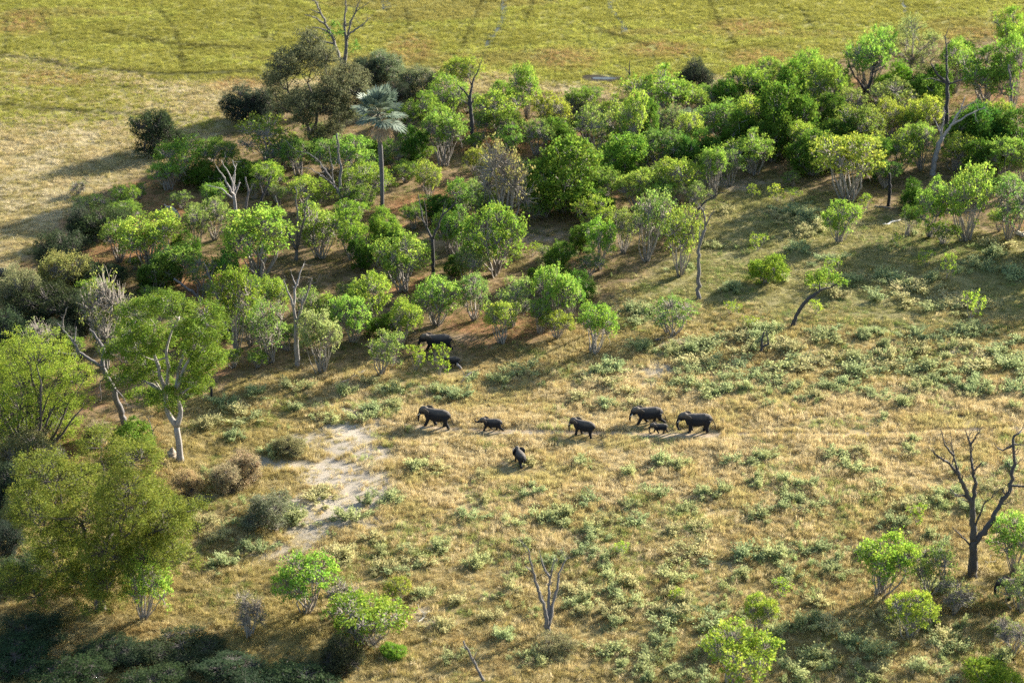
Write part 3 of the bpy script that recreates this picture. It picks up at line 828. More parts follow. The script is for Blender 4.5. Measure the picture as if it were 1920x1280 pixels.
BIG['airy'] = big_tree('airy_tree', (1707, 152), [(1690, 60, 26), (1715, 46, 24), (1740, 66, 26), (1705, 85, 28), (1732, 98, 24), (1680, 92, 20), (1715, 118, 20)],
    'tall airy grey green tree standing above the thick right wood', (.21, .28, .075), BARK_GREY, 905, [(1707, 120, 0, -1, .2)], depth=.6, nclump=260, leaves=20, lsize=.28, csize=.55, low=-.6, trunk_r=.3, twig=1, extra_twigs=140)

# ------------------------------------------------------------------ dead trees, snags and logs: limbs surveyed one by one
def snag(name, base, limbs, r0, label, colr, seed, cat='dead tree', twigs=1.0, tuft=None, depth=1.0, rmin=.035):
    rng = np.random.default_rng(seed)
    g = ground_pt(*base)
    m = ppm(*base)
    mb, lf = MB(), MB()
    first = True
    joints = []
    for limb in limbs:
        ra, rb, pts = limb
        P = np.array([on_plane(px, py, g[1]) - g for px, py in pts])
        L = np.linalg.norm(P[-1] - P[0])
        if first:
            P[0] = (0, 0, -.3)
        else:
            # each bough leaves its joint towards or away from the camera as well
            j = min(joints, key=lambda q: np.linalg.norm((q - P[0])[[0, 2]]))
            dy = rng.uniform(-.55, .55) * L * depth
            t = np.linspace(0, 1, len(P))
            P = np.array([on_plane(px, py, g[1] + j[1] + dy * q) - g for (px, py), q in zip(pts, t)])
            P[0] = j * .7 + P[0] * .3
        n = max(4, len(P) * 4)
        s = np.concatenate([[0], np.cumsum(np.linalg.norm(np.diff(P, axis=0), axis=1))])
        u = np.linspace(0, s[-1], n)
        Q = np.stack([np.interp(u, s, P[:, k]) for k in range(3)], -1)
        Q[1:-1] += rng.normal(0, .02 + .012 * L, (n - 2, 3)) * .5
        rad = np.linspace(ra, rb, n) * r0
        rad *= 1 + rng.normal(0, .07, n)
        rad = np.maximum(rad, rmin)
        if first:
            rad[0] *= 1.35
        mb.tube(Q, rad, 9 if ra > .6 else 6)
        joints += list(Q)
        if not first and twigs:
            for _ in range(int(rng.poisson(L * 1.25 * twigs))):
                k = rng.integers(n // 3, n)
                d = unit(unit(Q[-1] - Q[0]) + rng.normal(0, .75, 3) + (0, 0, .15))
                ln = rng.uniform(.35, 1.5) * min(1.3, .3 + L * .18)
                tw = bend(rng, Q[k], Q[k] + d * ln, 5, .12)
                mb.tube(tw, np.linspace(max(.028, rad[k] * .42), .014, 5), 4, False)
                for _ in range(rng.integers(1, 4)):
                    q = tw[rng.integers(1, 5)]
                    d2 = unit(d + rng.normal(0, .7, 3))
                    mb.tube(bend(rng, q, q + d2 * ln * rng.uniform(.3, .7), 4, .1), np.linspace(.022, .011, 4), 3, False)
        first = False
    root = thing(name, g)
    obj('trunk' if cat in ('dead tree', 'tree') else 'wood', mb.mesh('trunk', M_BARK, True), root, colr)
    if tuft:
        tc, lobes = tuft
        C = []
        for px, py, rp, n in lobes:
            c = on_plane(px, py, g[1]) - g
            C.append(c + sph(rng, n) * rp / m * rng.uniform(.3, 1, (n, 1)))
        C = np.concatenate(C)
        cc = np.repeat(C, 22, 0)
        gg = rng.normal(size=cc.shape)
        nr = unit(rng.normal(size=cc.shape) + (0, 0, .5))
        ax = unit(np.cross(nr, rng.normal(size=cc.shape)))
        lf.diamonds(cc + gg * .24, ax, np.cross(nr, ax), np.full(len(cc), .3), np.full(len(cc), .2))
        obj('crown', lf.mesh('crown', M_LEAF), root, tc)
    tag(root, label, cat)
    return root
DG, DD, DP = (.125, .113, .108), (.04, .036, .036), (.42, .38, .34)
SN = []
def sn(px, py, *a, **k):
    o = snag(*a, **k)
    SN.append((o, px, py))
    return o
sn(1823,1080,'dead_tree', (1823,1080), [(1,.8,[(1823,1080),(1825,1045),(1826,1012)]), (.72,.16,[(1824,1014),(1824,972),(1820,939),(1811,922),(1799,894),(1782,871),(1767,860),(1751,849)]), (.3,.08,[(1799,894),(1790,864),(1784,828)]), (.22,.06,[(1784,849),(1771,834),(1765,803)]),
  (.5,.1,[(1824,945),(1829,909),(1822,868),(1820,834),(1811,808)]), (.25,.06,[(1820,834),(1835,811),(1841,800)]), (.22,.06,[(1828,886),(1844,864)]), (.66,.2,[(1832,1016),(1857,980),(1872,950),(1895,916),(1902,864),(1900,822),(1914,808)]), (.26,.06,[(1900,856),(1880,845),(1865,836)]), (.3,.08,[(1895,916),(1920,912),(1935,900)]), (.25,.05,[(1902,850),(1920,835)]),
  (.28,.08,[(1835,980),(1846,942),(1865,929)]), (.24,.06,[(1816,1021),(1801,1002),(1784,987)]), (.2,.06,[(1861,983),(1880,1000)]), (.2,.06,[(1812,925),(1795,930),(1780,915)])], .54, 'big black dead tree with spreading bare boughs, foreground right', (.052,.045,.042), 1, twigs=1.3, depth=.6)
sn(1028,1190,'dead_tree', (1027,1190), [(1,.9,[(1027,1190),(1027,1172)]), (.8,.2,[(1025,1177),(1022,1141),(1009,1107),(1002,1077),(994,1047),(989,1027)]), (.3,.1,[(1002,1077),(985,1059)]), (.75,.15,[(1028,1173),(1028,1130),(1030,1092),(1039,1044)]), (.75,.2,[(1031,1170),(1039,1122),(1049,1074),(1062,1047)]), (.3,.1,[(1049,1070),(1045,1047)]), (.5,.15,[(1026,1092),(1019,1062),(1013,1040)]), (.4,.1,[(1022,1141),(1016,1115)])], .30, 'grey dead tree of four upright bare stems, foreground centre', DG, 2, twigs=.6)
sn(1309,560,'dead_tree', (1309,560), [(1,.6,[(1309,560),(1309,520),(1310,485),(1313,455),(1322,430)]), (.5,.15,[(1322,432),(1322,410),(1318,395),(1309,383)]), (.4,.12,[(1322,425),(1332,405),(1343,388)]), (.35,.1,[(1313,455),(1311,430),(1314,420)]), (.25,.1,[(1318,398),(1321,386)])], .32, 'slim bare dead trunk forked at the top, by the glade', DG, 3, twigs=.4)
sn(1300,415,'fallen_branch', (1299,416), [(1,.7,[(1299,416),(1305,398),(1320,380)]), (.7,.3,[(1320,380),(1340,368),(1350,361),(1358,362)]), (.4,.2,[(1340,368),(1345,358)])], .2, 'dark arching dead limb behind the slim forked dead trunk', DD, 4, cat='branch', twigs=.6)
sn(888,280,'dead_tree', (888,280), [(1,.7,[(888,280),(885,238),(883,202),(881,185)]), (.6,.12,[(881,187),(884,164),(890,145),(898,130),(903,113)]), (.5,.12,[(881,187),(871,172),(859,160)]), (.3,.1,[(884,165),(877,141)]), (.4,.12,[(879,197),(861,185)]), (.35,.1,[(884,197),(891,181)]), (.2,.08,[(886,218),(895,208)])], .42, 'dark dead tree with a few crooked arms right of the palm', DD, 5, twigs=.3)
sn(630,262,'dead_tree', (630,264), [(1,.75,[(630,264),(631,215),(638,160),(645,118)]), (.62,.1,[(646,120),(650,78),(646,48),(649,10),(651,-14)]), (.4,.08,[(651,76),(657,42),(670,17),(676,-8)]), (.35,.06,[(655,62),(680,47),(695,33)]), (.6,.12,[(642,122),(624,70),(611,48),(602,23),(592,4),(579,-2)]), (.3,.06,[(611,46),(590,33),(571,28)]), (.3,.06,[(613,57),(598,53),(581,51)]), (.3,.06,[(626,80),(602,78),(581,63),(562,63)]), (.2,.05,[(670,17),(690,5)]), (.2,.05,[(602,23),(580,18)])], .58, 'tallest dead tree, its grey bare crown above the olive tree', DG, 6, twigs=1.2,
  tuft=((.10,.22,.03), [(618,65,12,7),(640,62,10,6),(630,48,9,5),(664,85,14,8)]))
sn(642,402,'dead_tree', (642,404), [(1,.5,[(642,404),(640,378),(637,357),(640,314),(635,289),(632,251)]), (.55,.15,[(638,362),(630,350),(615,325),(598,302),(579,287),(556,283)]), (.45,.12,[(637,364),(626,348),(607,331),(581,316),(558,314)]), (.4,.12,[(626,346),(623,310),(616,274)]), (.3,.1,[(640,314),(659,285)]), (.2,.08,[(590,296),(597,283),(602,279)]), (.2,.06,[(560,300),(552,305)])], .28, 'dead tree with long pale limbs sweeping left, before the palm', DG, 7, twigs=.7)
sn(556,487,'dead_tree', (556,488), [(1,.85,[(556,488),(556,466)]), (.75,.2,[(554,468),(545,445),(529,409),(516,367)]), (.8,.2,[(557,468),(558,399),(553,350)]), (.75,.2,[(558,466),(569,416),(576,369)]), (.35,.12,[(530,405),(520,392)]), (.3,.12,[(569,416),(582,396)]), (.3,.1,[(545,445),(548,420)])], .30, 'grey dead tree splitting into three straight stems among the trees', DG, 8, twigs=.4)
sn(812,524,'dead_tree', (812,525), [(1,.75,[(812,525),(812,480),(811,448)]), (.65,.15,[(811,451),(792,409),(784,365)]), (.4,.12,[(803,428),(796,373)]), (.65,.15,[(812,451),(828,407),(853,382),(856,365),(845,357)]), (.3,.1,[(830,405),(834,378)]), (.3,.08,[(853,382),(875,368)]), (.25,.1,[(797,420),(780,405)])], .30, 'dark dead tree forking into a wide V behind the woodland elephant', DD, 9, twigs=.4)
sn(558,687,'dead_tree', (558,688), [(1,.8,[(558,688),(556,650),(555,606)]), (.7,.15,[(555,609),(549,567),(531,524)]), (.6,.12,[(551,578),(554,541),(563,510),(570,495)]), (.6,.15,[(556,609),(566,575),(578,545),(585,522)]), (.3,.1,[(554,541),(547,515)]), (.3,.1,[(566,575),(568,555)])], .36, 'tall pale dead tree beside the whitish green tree', (.2,.18,.165), 10, twigs=.5)
sn(235,797,'dead_tree', (236,800), [(1,.72,[(236,800),(225,765),(212,728),(197,700),(191,688)]), (.65,.15,[(192,690),(149,662),(140,644),(127,629),(107,605)]), (.35,.08,[(119,620),(118,596),(125,577)]), (.4,.08,[(152,665),(125,664),(98,657)]), (.7,.2,[(193,690),(196,657),(186,638),(168,616)]), (.3,.08,[(140,644),(143,612)]), (.3,.06,[(196,655),(212,640),(222,630)]), (.3,.06,[(210,722),(232,745),(240,765)]), (.3,.06,[(200,706),(186,716),(190,750)])], .42, 'leaning dead tree with twisting bare limbs left of the pale forked trunk', DG, 11, twigs=.9)
sn(1483,613,'leaning_tree', (1483,614), [(1,.75,[(1483,614),(1495,588),(1510,565),(1530,550)]), (.6,.3,[(1530,550),(1540,543),(1562,538)]), (.5,.2,[(1538,545),(1536,528)]), (.4,.15,[(1560,538),(1580,525)])], .30, 'leaning thin tree with one flat green tuft in the open', DD, 12, cat='tree', twigs=.5, tuft=((.17,.30,.025), [(1540,515,18,20),(1520,522,12,10),(1562,520,14,10),(1580,525,10,4)]))
sn(1747,327,'dead_tree', (1747,328), [(1,.7,[(1747,328),(1752,300),(1760,270),(1767,256)]), (.5,.12,[(1764,266),(1767,237),(1771,214),(1768,201)]), (.6,.15,[(1767,259),(1786,231),(1801,206),(1809,182)]), (.4,.1,[(1784,236),(1815,216),(1847,201)]), (.3,.08,[(1800,208),(1830,189)]), (.3,.1,[(1765,252),(1754,227)])], .48, 'pale grey dead tree fanning out in front of the right wood', (.24,.22,.21), 13, twigs=.6)
sn(1775,270,'dead_tree', (1775,275), [(1,.6,[(1775,275),(1775,210),(1777,157)]), (.5,.15,[(1776,157),(1758,140),(1744,117),(1750,109)]), (.55,.12,[(1779,157),(1774,125),(1775,90),(1772,71),(1777,56)]), (.35,.08,[(1775,157),(1748,147),(1729,150)]), (.4,.1,[(1780,160),(1811,147)]), (.25,.1,[(1774,88),(1782,78)])], .48, 'tall dark dead tree rising out of the thick right wood', DD, 14, twigs=.4)
sn(1625,185,'dead_tree', (1625,190), [(1,.8,[(1625,190),(1624,168)]), (.75,.2,[(1623,170),(1600,140),(1592,120),(1588,98)]), (.75,.2,[(1627,170),(1638,135),(1637,95)]), (.4,.12,[(1638,137),(1663,122)]), (.3,.1,[(1638,130),(1652,108)])], .30, 'dark two armed dead tree among the crowns of the far wood', DD, 15, twigs=.4)
sn(1896,215,'dead_tree', (1896,218), [(1,.5,[(1896,218),(1897,165),(1891,122)]), (.5,.2,[(1897,170),(1902,140)])], .24, 'thin dead pole of a tree near the upper right edge', DG, 16, twigs=.3)
sn(1646,288,'dead_tree', (1646,290), [(1,.4,[(1646,290),(1650,250),(1655,222)]), (.3,.15,[(1652,240),(1658,232)])], .22, 'bare whitish dead pole behind the broad yellow green tree', (.34,.31,.29), 17, twigs=0)
sn(443,410,'dead_tree', (443,412), [(1,.8,[(443,412),(440,375),(438,364)]), (.7,.18,[(437,366),(434,360),(420,332),(405,311)]), (.6,.15,[(437,364),(436,340),(415,300)]), (.6,.15,[(438,362),(441,315),(436,300)]), (.5,.12,[(438,372),(428,366),(415,353),(386,347)]), (.5,.2,[(440,370),(450,342)])], .28, 'pale dead tree of five spiky stems in the left wood', (.3,.27,.25), 18, twigs=.4)
sn(457,398,'dead_tree', (458,400), [(1,.4,[(458,400),(466,359),(460,332)]), (.4,.2,[(466,362),(472,350)])], .24, 'short crooked dead stem beside the pale five stemmed dead tree', DG, 19, twigs=.5)
sn(474,402,'dead_tree', (475,404), [(1,.4,[(475,404),(495,363),(508,330)]), (.4,.15,[(495,365),(487,343)])], .26, 'dark dead stem slanting right in the left wood', DD, 20, twigs=.5)
sn(409,569,'dead_tree', (409,571), [(1,.8,[(409,571),(408,556)]), (.8,.2,[(408,558),(395,524),(382,491)]), (.7,.2,[(410,557),(424,522)]), (.3,.1,[(396,525),(402,500)])], .24, 'small V shaped dead tree behind the tall forked trunk tree', DG, 21, twigs=.5)
sn(385,563,'fallen_branch', (385,565), [(1,.5,[(385,565),(359,546),(326,522)]), (.6,.2,[(380,560),(382,528)]), (.5,.2,[(374,556),(370,538)])], .26, 'broken dead limb tilted left behind the tall forked trunk tree', DG, 22, cat='branch', twigs=.6)
sn(1181,143,'dead_tree', (1181,146), [(1,.3,[(1181,146),(1180,130),(1181,113)]), (.5,.2,[(1180,138),(1170,126)])], .2, 'little bare dead stem at the edge of the waterhole', DD, 23, twigs=0)
sn(908,1272,'fallen_branch', (909,1276), [(1,.5,[(909,1276),(886,1235),(869,1201)]), (.5,.2,[(888,1240),(893,1222)]), (.5,.2,[(878,1218),(866,1212)])], .17, 'thin dead branch tilted in the grass at the bottom edge', DG, 24, cat='branch', twigs=.7)
sn(1428,660,'stump', (1428,662), [(1,.5,[(1428,662),(1428,638),(1433,622)]), (.7,.3,[(1433,650),(1441,645),(1437,620)])], .2, 'short dead forked stub among the sage shrubs', DD, 25, cat='stump', twigs=.5)
sn(284,832,'dead_sapling', (284,834), [(1,.6,[(284,834),(286,808)]), (.7,.2,[(286,810),(277,780)]), (.6,.2,[(286,808),(296,795)])], .13, 'small bare dead sapling left of the pale forked trunk', DG, 26, twigs=1)
sn(397,748,'stump', (397,750), [(1,.5,[(397,750),(397,735),(395,718)])], .22, 'short black burnt stump right of the tall forked trunk tree', (.012,.011,.012), 27, cat='stump', twigs=0)
sn(1666,382,'stump', (1666,386), [(1,.7,[(1666,386),(1668,360),(1668,325)])], .3, 'black burnt trunk under the trees at the glade edge', (.012,.011,.012), 28, cat='stump', twigs=0)

def log(px0, py0, px1, py1, r, label, colr, seed, arch=.0, cat='log', name='fallen_log'):
    rng = np.random.default_rng(seed)
    a, b = ground_pt(px0, py0), ground_pt(px1, py1)
    n = 9
    t = np.linspace(0, 1, n)[:, None]
    P = (b - a) * t
    P[:, 2] = zg(a[0] + P[:, 0], a[1] + P[:, 1]) - a[2] + r * .8 + arch * np.sin(np.pi * t[:, 0])
    P[1:-1] += rng.normal(0, .12, (n - 2, 3)) * (1, 1, .3)
    mb = MB()
    mb.tube(P, np.linspace(r, r * .45, n) * (1 + rng.normal(0, .08, n)), 7)
    for _ in range(5):
        k = rng.integers(2, n)
        d = unit(rng.normal(size=3) * (1, 1, .4) + (0, 0, .45))
        mb.tube(bend(rng, P[k], P[k] + d * rng.uniform(.5, 1.5), 4, .1), np.linspace(r * .4, .02, 4), 4, False)
    o = obj(name, mb.mesh(name, M_BARK, True), None, colr, a)
    tag(o, label, cat)
    SN.append((o, (px0 + px1) / 2, (py0 + py1) / 2))
log(640,722,685,696,.22,'fallen grey log in the grass left of the woodland elephants',DG,41)
log(1655,424,1688,414,.2,'white fallen log lying in the glade',(.6,.56,.5),42)
log(864,694,846,684,.2,'curved fallen branch under the woodland calf',(.22,.19,.17),43,arch=.6)
log(858,722,900,694,.16,'dark fallen branch below the woodland calf',DD,44,arch=.3)
log(784,1168,806,1146,.11,'white dead stick on bare sand at the bottom',(.62,.58,.5),45)
log(338,415,305,400,.35,'arched grey fallen trunk in the left wood',(.2,.19,.19),46,arch=1.3)
log(770,300,796,286,.14,'pale fallen pole on red leaf litter near the palm',(.34,.27,.2),47)
log(1905,440,1925,448,.4,'pale thick log at the right edge under a tree',(.4,.36,.3),48)
log(1635,1045,1655,1035,.1,'thin dead stick near the big black dead tree',DP,49)
log(1836,1062,1868,1052,.13,'pale broken branch at the foot of the big black dead tree',DP,50)
log(1060,1258,1110,1262,.12,'dark fallen stick at the bottom edge',DD,51)
log(1228,640,1262,633,.18,'short grey fallen log at the foot of a thin tree',DG,52)
log(1640,388,1675,392,.14,'grey fallen branch beside the black burnt trunk',DG,53)

def mound(px, py, h, w, label, seed, name='termite_mound'):
    rng = np.random.default_rng(seed)
    g = ground_pt(px, py)
    mb = MB()
    n, s = 10, 12
    t = np.linspace(0, 1, n)
    P = np.stack([.15 * h * t ** 2, 0 * t, t * h - .1], -1)
    r = w * (1 - t) ** .75 * (1 + .1 * rng.normal(size=n)) + .06
    mb.tube(P, r, s)
    me = mb.mesh(name, M_MOUND, True)
    v = np.empty(len(me.vertices) * 3, np.float32); me.vertices.foreach_get('co', v); v = v.reshape(-1, 3)
    v += rng.normal(0, .07 * w, v.shape)
    me.vertices.foreach_set('co', v.ravel())
    o = obj(name, me, None, None, g)
    tag(o, label, 'termite mound')
mound(1557, 262, 2.9, .75, 'pale pointed termite mound in the shade of the wood', 1)
mound(322, 856, 1.3, .7, 'low pale termite mound against the foot of the forked trunk', 2)

# ------------------------------------------------------------------ the fan palm
def palm():
    rng = np.random.default_rng(8)
    bx, by = 716, 408
    g = ground_pt(bx, by)
    top = on_plane(712, 212, g[1]) - g
    Hh = top[2]
    root = thing('fan_palm', g)
    mb = MB()
    t = np.linspace(0, 1, 22)
    P = np.stack([top[0] * t + .12 * np.sin(t * 5), .1 * np.sin(t * 4), t * Hh - .3 * (1 - t)], -1)
    rad = .30 + .07 * np.exp(-((t - .62) / .2) ** 2) + .18 * np.exp(-t * 22) + .015 * np.sin(np.arange(22) * 2.4)
    mb.tube(P, rad, 12)
    obj('trunk', mb.mesh('trunk', M_BARK, True), root, (.085, .078, .078))
    c = P[-1]
    live, dead, ribs = MB(), MB(), MB()
    for i in range(32):
        az = i * 2.399 + rng.normal(0, .15)
        isdead = i >= 27
        el = R(82 - 108 * (i / 27) ** 1.0) if not isdead else R(rng.uniform(-72, -55))
        pet = rng.uniform(1.9, 2.6)
        fan = rng.uniform(2.2, 2.9) * (.85 if isdead else 1)
        d = np.array((math.cos(az) * math.cos(el), math.sin(az) * math.cos(el), math.sin(el)))
        a = c + d * .2
        b = c + d * pet - (0, 0, .12 * pet * math.cos(el))
        ribs.tube(bend(rng, a, b, 4, .02), np.linspace(.07, .04, 4), 4, False)
        side = unit(np.cross(d, (0, 0, 1.)) + 1e-6)
        upv = np.cross(side, d)
        ns = 20
        for k in range(ns):
            th = R(-96 + 192 * k / (ns - 1))
            f = d * math.cos(th) + side * math.sin(th)
            L = fan * (1 - .22 * abs(th) / 1.7) * rng.uniform(.92, 1.06)
            fold = upv * (.10 if k % 2 else -.02)
            w = L * R(10.5) * .42
            sd = np.cross(f, upv)
            m = b + f * L * .55 + fold * .6 + upv * .14 * abs(math.sin(th))
            e = b + f * L - (0, 0, L * (.06 + .10 * rng.random()) * (2.2 if isdead else 1)) + fold
            M = dead if isdead else live
            M.add([b, m + sd * w, e, m - sd * w], [[0, 1, 2, 3]])
    obj('fronds', live.mesh('fronds', M_PALM), root, (.16, .22, .155))
    obj('dead_fronds', dead.mesh('dead_fronds', M_PALM), root, (.30, .22, .11))
    obj('leaf_stalks', ribs.mesh('leaf_stalks', M_BARK), root, (.26, .24, .15))
    tag(root, 'tall fan palm with a thin trunk and blue green fronds', 'palm')
    return root
M_PALM = foliage('palm_leaf', 'object', .25, .8, 1.2, .02, .07)
PALM = palm()

# ------------------------------------------------------------------ sage shrubs
def sage_mesh(seed, n=9, blades=30):
    rng = np.random.default_rng(seed)
    mb = MB()
    ecc = rng.uniform(.55, 1)
    for i in range(n):
        c = np.array((rng.normal(0, .42), rng.normal(0, .42) * ecc, 0))
        d = min(1, np.linalg.norm(c))
        hh = rng.uniform(.4, 1.15) * (1.1 - .45 * d)
        out = unit(c * .8 + (0, 0, 1.0) + rng.normal(0, .22, 3))
        nb = int(blades * rng.uniform(.35, 1.3))
        u = rng.random(nb) ** .7
        sp = .10 + .24 * u
        dirv = unit(out + rng.normal(0, 1, (nb, 3)) * .26)
        tip = c + out * (hh * u)[:, None] + rng.normal(0, 1, (nb, 3)) * (sp * .42)[:, None]
        tip[:, 2] = np.abs(tip[:, 2])
        sd = unit(np.cross(dirv, rng.normal(size=(nb, 3))))
        L = rng.uniform(.11, .24, nb)
        mb.diamonds(tip, dirv, sd, L, L * .36)
        for j in range(4):
            t2 = c + unit(out + rng.normal(0, .25, 3)) * hh * .8
            mb.tube(np.stack([c * .4 - (0, 0, .05), c * .8 + out * .2 * hh, t2]), (.03, .022, .01), 3, False)
    return mb.mesh('sage_shrub', M_SAGE)
SAGE = [sage_mesh(700 + i, 9 + i % 4 * 3, 130) for i in range(10)]
SAGE_AT = [  # px, py (base), width px
 (785,880,50),(820,876,34),(730,940,54),(600,932,56),(520,968,84),(560,975,50),(655,972,46),(680,788,44),(470,790,60),(445,775,44),(700,770,50),(740,762,44),(850,745,50),(820,735,40),(905,895,30),(985,1020,54),(790,1055,50),(760,1075,60),(890,1060,50),(820,1030,60),
 (1000,925,44),(1110,940,60),(1190,980,50),(1255,1000,46),(1150,1220,74),(1250,1170,70),(1330,1170,64),(1085,1110,50),(1080,1140,44),(1260,1090,56),(1190,1130,46),(1310,1040,70),(1395,1045,80),(1450,1045,60),(1530,1035,60),(1620,1040,36),(1560,1070,56),(1480,1085,60),(1420,970,50),(1530,950,56),(1650,920,60),(1700,960,50),
 (1735,950,44),(1680,985,40),(1385,870,54),(1430,860,40),(1330,650,90),(1390,640,60),(1300,680,60),(1345,690,60),(1400,700,80),(1460,690,90),(1520,690,80),(1560,670,70),(1600,700,80),(1650,690,70),(1700,700,80),(1740,690,60),(1840,690,80),(1890,690,70),(1870,660,60),(1800,625,60),(1760,640,50),(1910,640,60),(1480,660,60),(1540,640,50),
 (1180,585,60),(1210,590,40),(1200,605,50),(1095,555,50),(1020,500,40),(1045,490,50),(990,700,60),(940,715,44),(880,715,36),(1130,720,70),(1165,735,50),(1090,750,50),(1205,655,44),(1265,660,40),(1150,690,50),(1490,400,60),(1520,415,60),(1470,415,50),(1355,400,46),(1500,440,46),(1490,470,40),(1650,520,50),(1680,530,50),(1720,545,60),(1790,575,80),(1830,570,60),(1750,580,56),
 (1560,490,50),(1600,530,46),(1530,430,40),(1640,560,50),(1870,460,50),(1900,520,60),(1840,500,50),(1280,720,60),(1330,740,60),(1480,730,50),(1650,745,56),(1690,760,36),(1720,740,40),(1550,730,50),(1900,735,50),(1280,1150,60),(1220,1250,70),(1500,1170,56),(1560,1180,60),(1600,1210,60),(1450,1190,50),(1530,1230,70),(1640,1260,70),(1500,1262,70),(1740,1260,70),(1780,1220,60),
 (850,1235,50),(1000,1240,50),(940,1200,44),(620,1060,60),(640,1048,50),(480,1030,46),(420,1060,50),(400,900,40),(385,800,50),(440,820,40),(540,840,40),(500,850,40),(380,985,44),(410,1010,40),(330,1040,40),(560,770,40),(620,790,36),(700,720,50),(740,735,44),(640,740,40),(560,730,50),(480,740,40),(360,740,50),(420,760,44),(1560,860,40),(1480,905,46),(1600,880,44),(1350,930,50),
 (1060,985,44),(1140,1040,50),(960,985,40),(880,970,40),(1230,930,46),(1290,960,40),(700,1010,40),(1180,890,40),(1270,875,44),(1090,870,30),(1820,960,50),(1780,930,44),(1890,880,44),(1860,920,40),(1700,850,40),(1150,1090,44),(1040,1060,30),(960,1110,40),(860,1130,44),(790,1120,40),(830,1180,44),(920,1160,40),
]
srng = np.random.default_rng(12)
extra = []
def far_enough(px, py, w):
    return all(abs(px - a) > (w + c) * .28 or abs(py - b) > (w + c) * .16 for a, b, c in SAGE_AT + extra)
for cx, cy, a, b, n, w0 in ((1600, 680, 330, 60, 40, 46), (1400, 1020, 420, 160, 34, 44), (900, 1060, 260, 130, 12, 40), (1550, 480, 330, 90, 12, 40), (1500, 1200, 380, 80, 18, 52), (1250, 740, 330, 40, 8, 36), (1750, 830, 180, 90, 6, 36)):
    for _ in range(n * 5):
        if n <= 0: break
        px, py, w = cx + srng.uniform(-1, 1) * a, cy + srng.uniform(-1, 1) * b, w0 * srng.uniform(.5, 1.15)
        tr = abs(py - 812) < 34 and 740 < px < 1400
        if far_enough(px, py, w) and 0 < px < 1940 and not tr:
            extra.append((px, py, w)); n -= 1
SAGE_ITEMS = []
for px, py, w in SAGE_AT + extra:
    g = ground_pt(px, py)
    m = ppm(px, py)
    s = w / 2 / m / .74
    o = obj('sage_shrub', SAGE[srng.integers(10)], None, None, g)
    o.rotation_euler = (0, 0, srng.uniform(0, 6.283))
    o.scale = (s, s, min(s, 1.1) * srng.uniform(.85, 1.25))
    t = srng.uniform(0, 1)
    c = np.array((.36, .395, .16)) * (1 - t) + np.array((.27, .345, .15)) * t
    if srng.random() < .25: c = np.array((.41, .40, .17))
    o.color = (*(c * srng.uniform(.85, 1.15)), 1)
    tag(o, None, 'shrub', 'grey green sage shrubs in the grass')
    SAGE_ITEMS.append((o, 'grey green sage shrub', px, py))

def sage_carpet():
    """the uncounted small sage between the larger shrubs: one mass"""
    M_CARPET = foliage('sage_carpet', 'inst', .45, .7, 1.3, .03, .01)
    cl = bpy.data.collections.new('sage_sprigs')
    for i in range(6):
        me = sage_mesh(760 + i, 5, 70)
        me.materials.clear(); me.materials.append(M_CARPET)
        cl.objects.link(bpy.data.objects.new('sprig_%d' % i, me))
    rng = np.random.default_rng(44)
    n = 30000
    px, py = rng.uniform(380, 1990, n), rng.uniform(380, 1320, n)
    g = np.array([G(a, b) for a, b in zip(px, py)])
    x, y = g[:, 0], g[:, 1]
    w = zones(x, y)
    d = np.zeros(n)
    for cx, cy, a, b, k in ((1620, 680, 360, 85, 1.0), (1330, 680, 130, 70, .7), (1450, 1060, 480, 190, .5), (850, 1080, 320, 170, .35), (1560, 480, 360, 110, .3), (1550, 1210, 420, 100, .8), (1120, 730, 300, 40, .5), (620, 760, 200, 45, .5), (450, 960, 130, 110, .3), (1100, 600, 120, 80, .4)):
        d = np.maximum(d, k * np.clip(1.3 - ((px - cx) / a) ** 2 - ((py - cy) / b) ** 2, 0, 1))
    d *= np.clip((fbm(x, y, 7, 91, 3) - .5) * 8, 0, 1) * (1 - w[:, 6]) * (1 - w[:, 2] * .7)
    d *= ~((np.abs(py - 806) < 36) & (px > 720) & (px < 1420)) + .1
    k = rng.random(n) < d * .085 * (G(960, 800)[1] / y) ** 0
    x, y = x[k], y[k]
    m = len(x)
    t = rng.random((m, 1))
    C = (np.array((.36, .39, .155)) * (1 - t) + np.array((.26, .33, .125)) * t) * rng.uniform(.8, 1.15, (m, 1))
    me = bpy.data.meshes.new('sage_scrub')
    me.vertices.add(m)
    me.vertices.foreach_set('co', np.stack([x, y, zg(x, y)], -1).astype(np.float32).ravel())
    a = me.attributes.new('rot', 'FLOAT_VECTOR', 'POINT'); a.data.foreach_set('vector', np.stack([t[:, 0] * 0, t[:, 0] * 0, rng.uniform(0, 6.28, m)], -1).astype(np.float32).ravel())
    s = rng.uniform(.45, 1.15, (m, 1))
    a = me.attributes.new('scl', 'FLOAT_VECTOR', 'POINT'); a.data.foreach_set('vector', np.concatenate([s * 1.1, s * 1.1, s * .95], -1).astype(np.float32).ravel())
    a = me.attributes.new('col', 'FLOAT_VECTOR', 'POINT'); a.data.foreach_set('vector', C.astype(np.float32).ravel())
    a = me.attributes.new('var', 'INT', 'POINT'); a.data.foreach_set('value', rng.integers(0, 6, m).astype(np.int32))
    me.materials.append(M_CARPET)
    o = obj('sage_scrub', me)
    o.modifiers.new('scatter', 'NODES').node_group = scatter_group(cl)
    tag(o, 'low grey green sage scrub spread between the larger shrubs', 'scrub', kind='stuff')
    print('CARPET', m)
sage_carpet()

